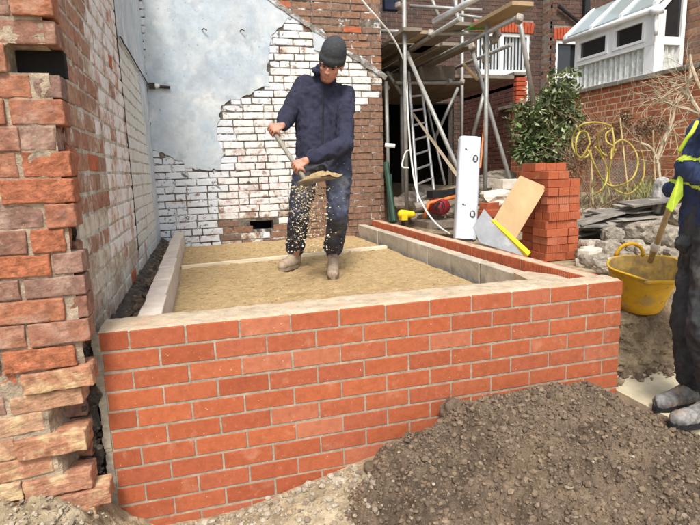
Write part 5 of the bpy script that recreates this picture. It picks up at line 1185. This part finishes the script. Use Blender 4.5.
for i in range(n1+1):
    for j in range(n1+1):
        a, b = i/n1*2-1, j/n1*2-1; q = max(0, 1-a*a)*max(0, 1-b*b); z = .004+.058*q**.7+.012*fz((a, b, 0), 3)*min(1, q*4); vs.append(sh_end+bd*(.10+.13*a)+bs_*.10*b+bu*(z+.02*b*b))
o = mesh('sand_load', vs, [(i*(n1+1)+j, i*(n1+1)+j+1, (i+1)*(n1+1)+j+1, (i+1)*(n1+1)+j) for i in range(n1) for j in range(n1)], m_sand, smooth=True); tag(o, 'small mound of yellow sand carried on the shovel blade', 'sand', kind='stuff')
mb = MB()
for i in range(900):
    u = random.gauss(310, 9); v = 186+66*random.random()**1.3; u += (v-186)*random.uniform(-.28, .22); p = at(u, v, t=tw-.45+random.gauss(0, .06)); ico(mb, p, random.choice([.0018, .0025, .0025, .0035, .0035, .0045, .006, .0075]), .4)
tag(mb.build('falling_sand', pm('falling_sand', [(.62, .50, .32), (.70, .62, .48), (.5, .38, .2)], bump=0, island=True)), 'grains of sand tumbling from the shovel in front of the trousers', 'sand', kind='stuff')
# ---- second worker at the right edge ------------------------------------------------------
t2 = 2.62; Z2 = -.625
f1h, f1t = at(699, 403, z=Z2), at(666, 409, z=Z2); f1t = f1h+(f1t-f1h).normalized()*.29
f2h, f2t = at(724, 421, z=Z2), at(694, 425, z=Z2); f2t = f2h+(f2t-f2h).normalized()*.30
P2 = thing('person', 'worker cut off at the right edge in navy jacket with yellow piping', 'person', (f1h+f2h)/2)
hip1, hip2 = J(709, 243, t2+.12), J(722, 246, t2-.12)
kn1, kn2 = J(690, 322, t2+.06), J(708, 332, t2-.18)
an1, an2 = f1h+(f1t-f1h).normalized()*.05+Vector((0, 0, .10)), f2h+(f2t-f2h).normalized()*.05+Vector((0, 0, .10))
pel2 = (hip1+hip2)/2; ch2 = J(722, 160, t2+.02); nk2 = J(738, 110, t2); hc2 = nk2+Vector((.03, .02, .13))
s1, s2 = J(706, 134, t2+.15), J(742, 134, t2-.17); e1, e2_ = J(690, 186, t2+.20), J(735, 200, t2-.28)
pb, pt = at(650, 262, t=3.35), at(681, 176, t=2.95); pax = (pt-pb).normalized()
h1_, h2_ = pb+pax*(pt-pb).length*.93, pb+pax*(pt-pb).length*1.06; h2_ = pt+pax*.12
mb = MB(); R2 = head(mb, hc2, -RX*.8+RF*.25+Vector((0, 0, -.35)), Vector((0, 0, 1))); mb.cap(nk2+Vector((0, 0, -.03)), hc2+Vector((0, 0, -.04)), .06, .055)
he = []
for (c, sh_, el) in ((h1_, s1, e1), (h2_, s2, e2_)):
    wv = el-c; b_ = -(wv-pax*wv.dot(pax)).normalized(); pal = -RX*.2+Vector((0, 0, .8))-RF*.4; pal = pal-pax*pal.dot(pax); pal = (pal-b_*pal.dot(b_)).normalized()
    w_ = grip(mb, c, pax, pal, .017, 1 if pax.cross(pal).dot(b_) > 0 else -1); mb.cap(w_, el, .028, .038); mb.cap(el, sh_, .040, .048); he.append(w_)
mb.cap(s1, s2, .045, .045); mb.cap(nk2, ch2, .055, .08); mb.cap(ch2, pel2, .08, .08); mb.cap(hip1, kn1, .07, .05); mb.cap(kn1, an1, .05, .04); mb.cap(hip2, kn2, .07, .05); mb.cap(kn2, an2, .05, .04); mb.cap(hip1, hip2, .08, .08)
skin('body', mb, .0055, m_skin, P2, 3); eyes(P2, hc2, R2)
mb = MB(); mb.ell(hc2+(R2 @ Vector((0, -.02, .045))), (.080, .098, .085), R2); mb.build('cap', m_beanie, P2, True)
mb = MB()
for (sh_, el, w_) in ((s1, e1, he[0]), (s2, e2_, he[1])): mb.cap(sh_, el, .090, .078); mb.cap(el, w_.lerp(el, .12), .078, .058)
for f in (-1, 0, 1):
    s = (s2-s1).normalized(); mb.cap(ch2+s*.09*f, pel2+s*.075*f+Vector((0, 0, .06)), .125, .128)
mb.cap(s1, s2, .085, .085); mb.cap(ch2, nk2+Vector((0, 0, -.03)), .11, .075)
jk = skin('jacket', mb, .010, m_jkt, P2, 8, .018, 11, 5, (1, 1, .8))
def band(pts, w_, name, mt, par, r=.010):
    mb = MB(); mb.tube(smooth_pts([Vector(p) for p in pts], 5), w_, 8); return mb.build(name, mt, par, True)
def sleeve_ring(c, ax_, r, w_, par):
    ax_ = ax_.normalized(); a = ax_.cross(Vector((0, 1, .3))).normalized(); b = ax_.cross(a); mb = MB(); n = 28; vs = []
    for q in (-w_, w_):
        for k in range(n): an = 2*math.pi*k/n; vs.append(c+ax_*q+(a*math.cos(an)+b*math.sin(an))*(r+.006*nz((an, q, 0), 2)))
    mb.add(vs, [(k, (k+1) % n, n+(k+1) % n, n+k) for k in range(n)]); o = mb.build('hi_vis_band', m_hivis, par, True); mo = o.modifiers.new('s', 'SOLIDIFY'); mo.thickness = .006
def mesh_band(src, p0, axis, w_, off, mt, par):
    axis = axis.normalized(); me = src.data; vs, fs, ix = [], [], {}
    for f in me.polygons:
        if abs((f.center-p0).dot(axis)) < w_:
            q = []
            for vi in f.vertices:
                if vi not in ix: v = me.vertices[vi]; ix[vi] = len(vs); vs.append(v.co+v.normal*off)
                q.append(ix[vi])
            fs.append(tuple(q))
    return mesh('hi_vis_band', vs, fs, mt, par, True)
mesh_band(jk, at(676, 159, t=2.78), Vector((-.25, .0, 1)), .008, .004, m_hivis, P2); mesh_band(jk, at(674, 183, t=2.78), Vector((-.12, 0, 1)), .0075, .004, m_hivis, P2)
band([at(697, 122, t=2.62), at(692, 132, t=2.60), at(686, 140, t=2.62), at(679, 152, t=2.66)], .010, 'piping', m_hivis, P2)
# open front flap with the yellow edge
mb = MB(); mb.prism([at(683, 166, t=2.76), at(676, 186, t=2.74), at(667, 207, t=2.74), at(672, 212, t=2.7), at(683, 196, t=2.68)], RF*.012); mb.build('jacket_flap', m_hivis, P2)
mb = MB()
for (h_, k_, a_) in ((hip1, kn1, an1), (hip2, kn2, an2)): mb.cap(h_, k_, .118, .090); mb.cap(k_, k_.lerp(a_, .55), .088, .080); mb.cap(k_.lerp(a_, .5), a_+Vector((0, 0, .05)), .080, .082)
mb.cap(hip1+Vector((0, 0, .03)), hip2+Vector((0, 0, .03)), .12, .12); mb.cap(pel2, pel2+Vector((0, 0, .1)), .15, .14)
skin('trousers', mb, .010, m_btrou, P2, 4, .016, 10, 11, (1, 1, 1.2))
mb = MB(); q = J(691, 243, t2+.02); mb.ell(q, (.075, .06, .055)); mb.ell(q+RX*.05+Vector((0, 0, .02)), (.07, .07, .06)); skin('tied_waist_layer', mb, .008, m_btrou, P2, 2, .014, 22, 4)
for (h_, t_, a_) in ((f1h, f1t, an1), (f2h, f2t, an2)):
    mb, ms = MB(), MB(); boot(mb, ms, h_, t_, a_+Vector((0, 0, .05)), .97); b = skin('boot', mb, .007, m_gboot, P2, 3, .008, 30); so_ = ms.build('sole', m_blk); so_.parent = b
SP = thing('wooden_pole', 'pale wooden pole reaching into the yellow tub from the right worker', 'pole', pb)
mb = MB(); mb.tube([pb, pt+pax*.22], .0165, 10); mb.build('shaft', m_wood, SP, True)
mb = MB(); mb.tube([at(657, 242, t=3.26), at(653, 253, t=3.31)], .021, 10); mb.cap(at(655.5, 246, t=3.27), at(655, 248, t=3.28), .028, .026); mb.build('ferrule', m_cream, SP, True)
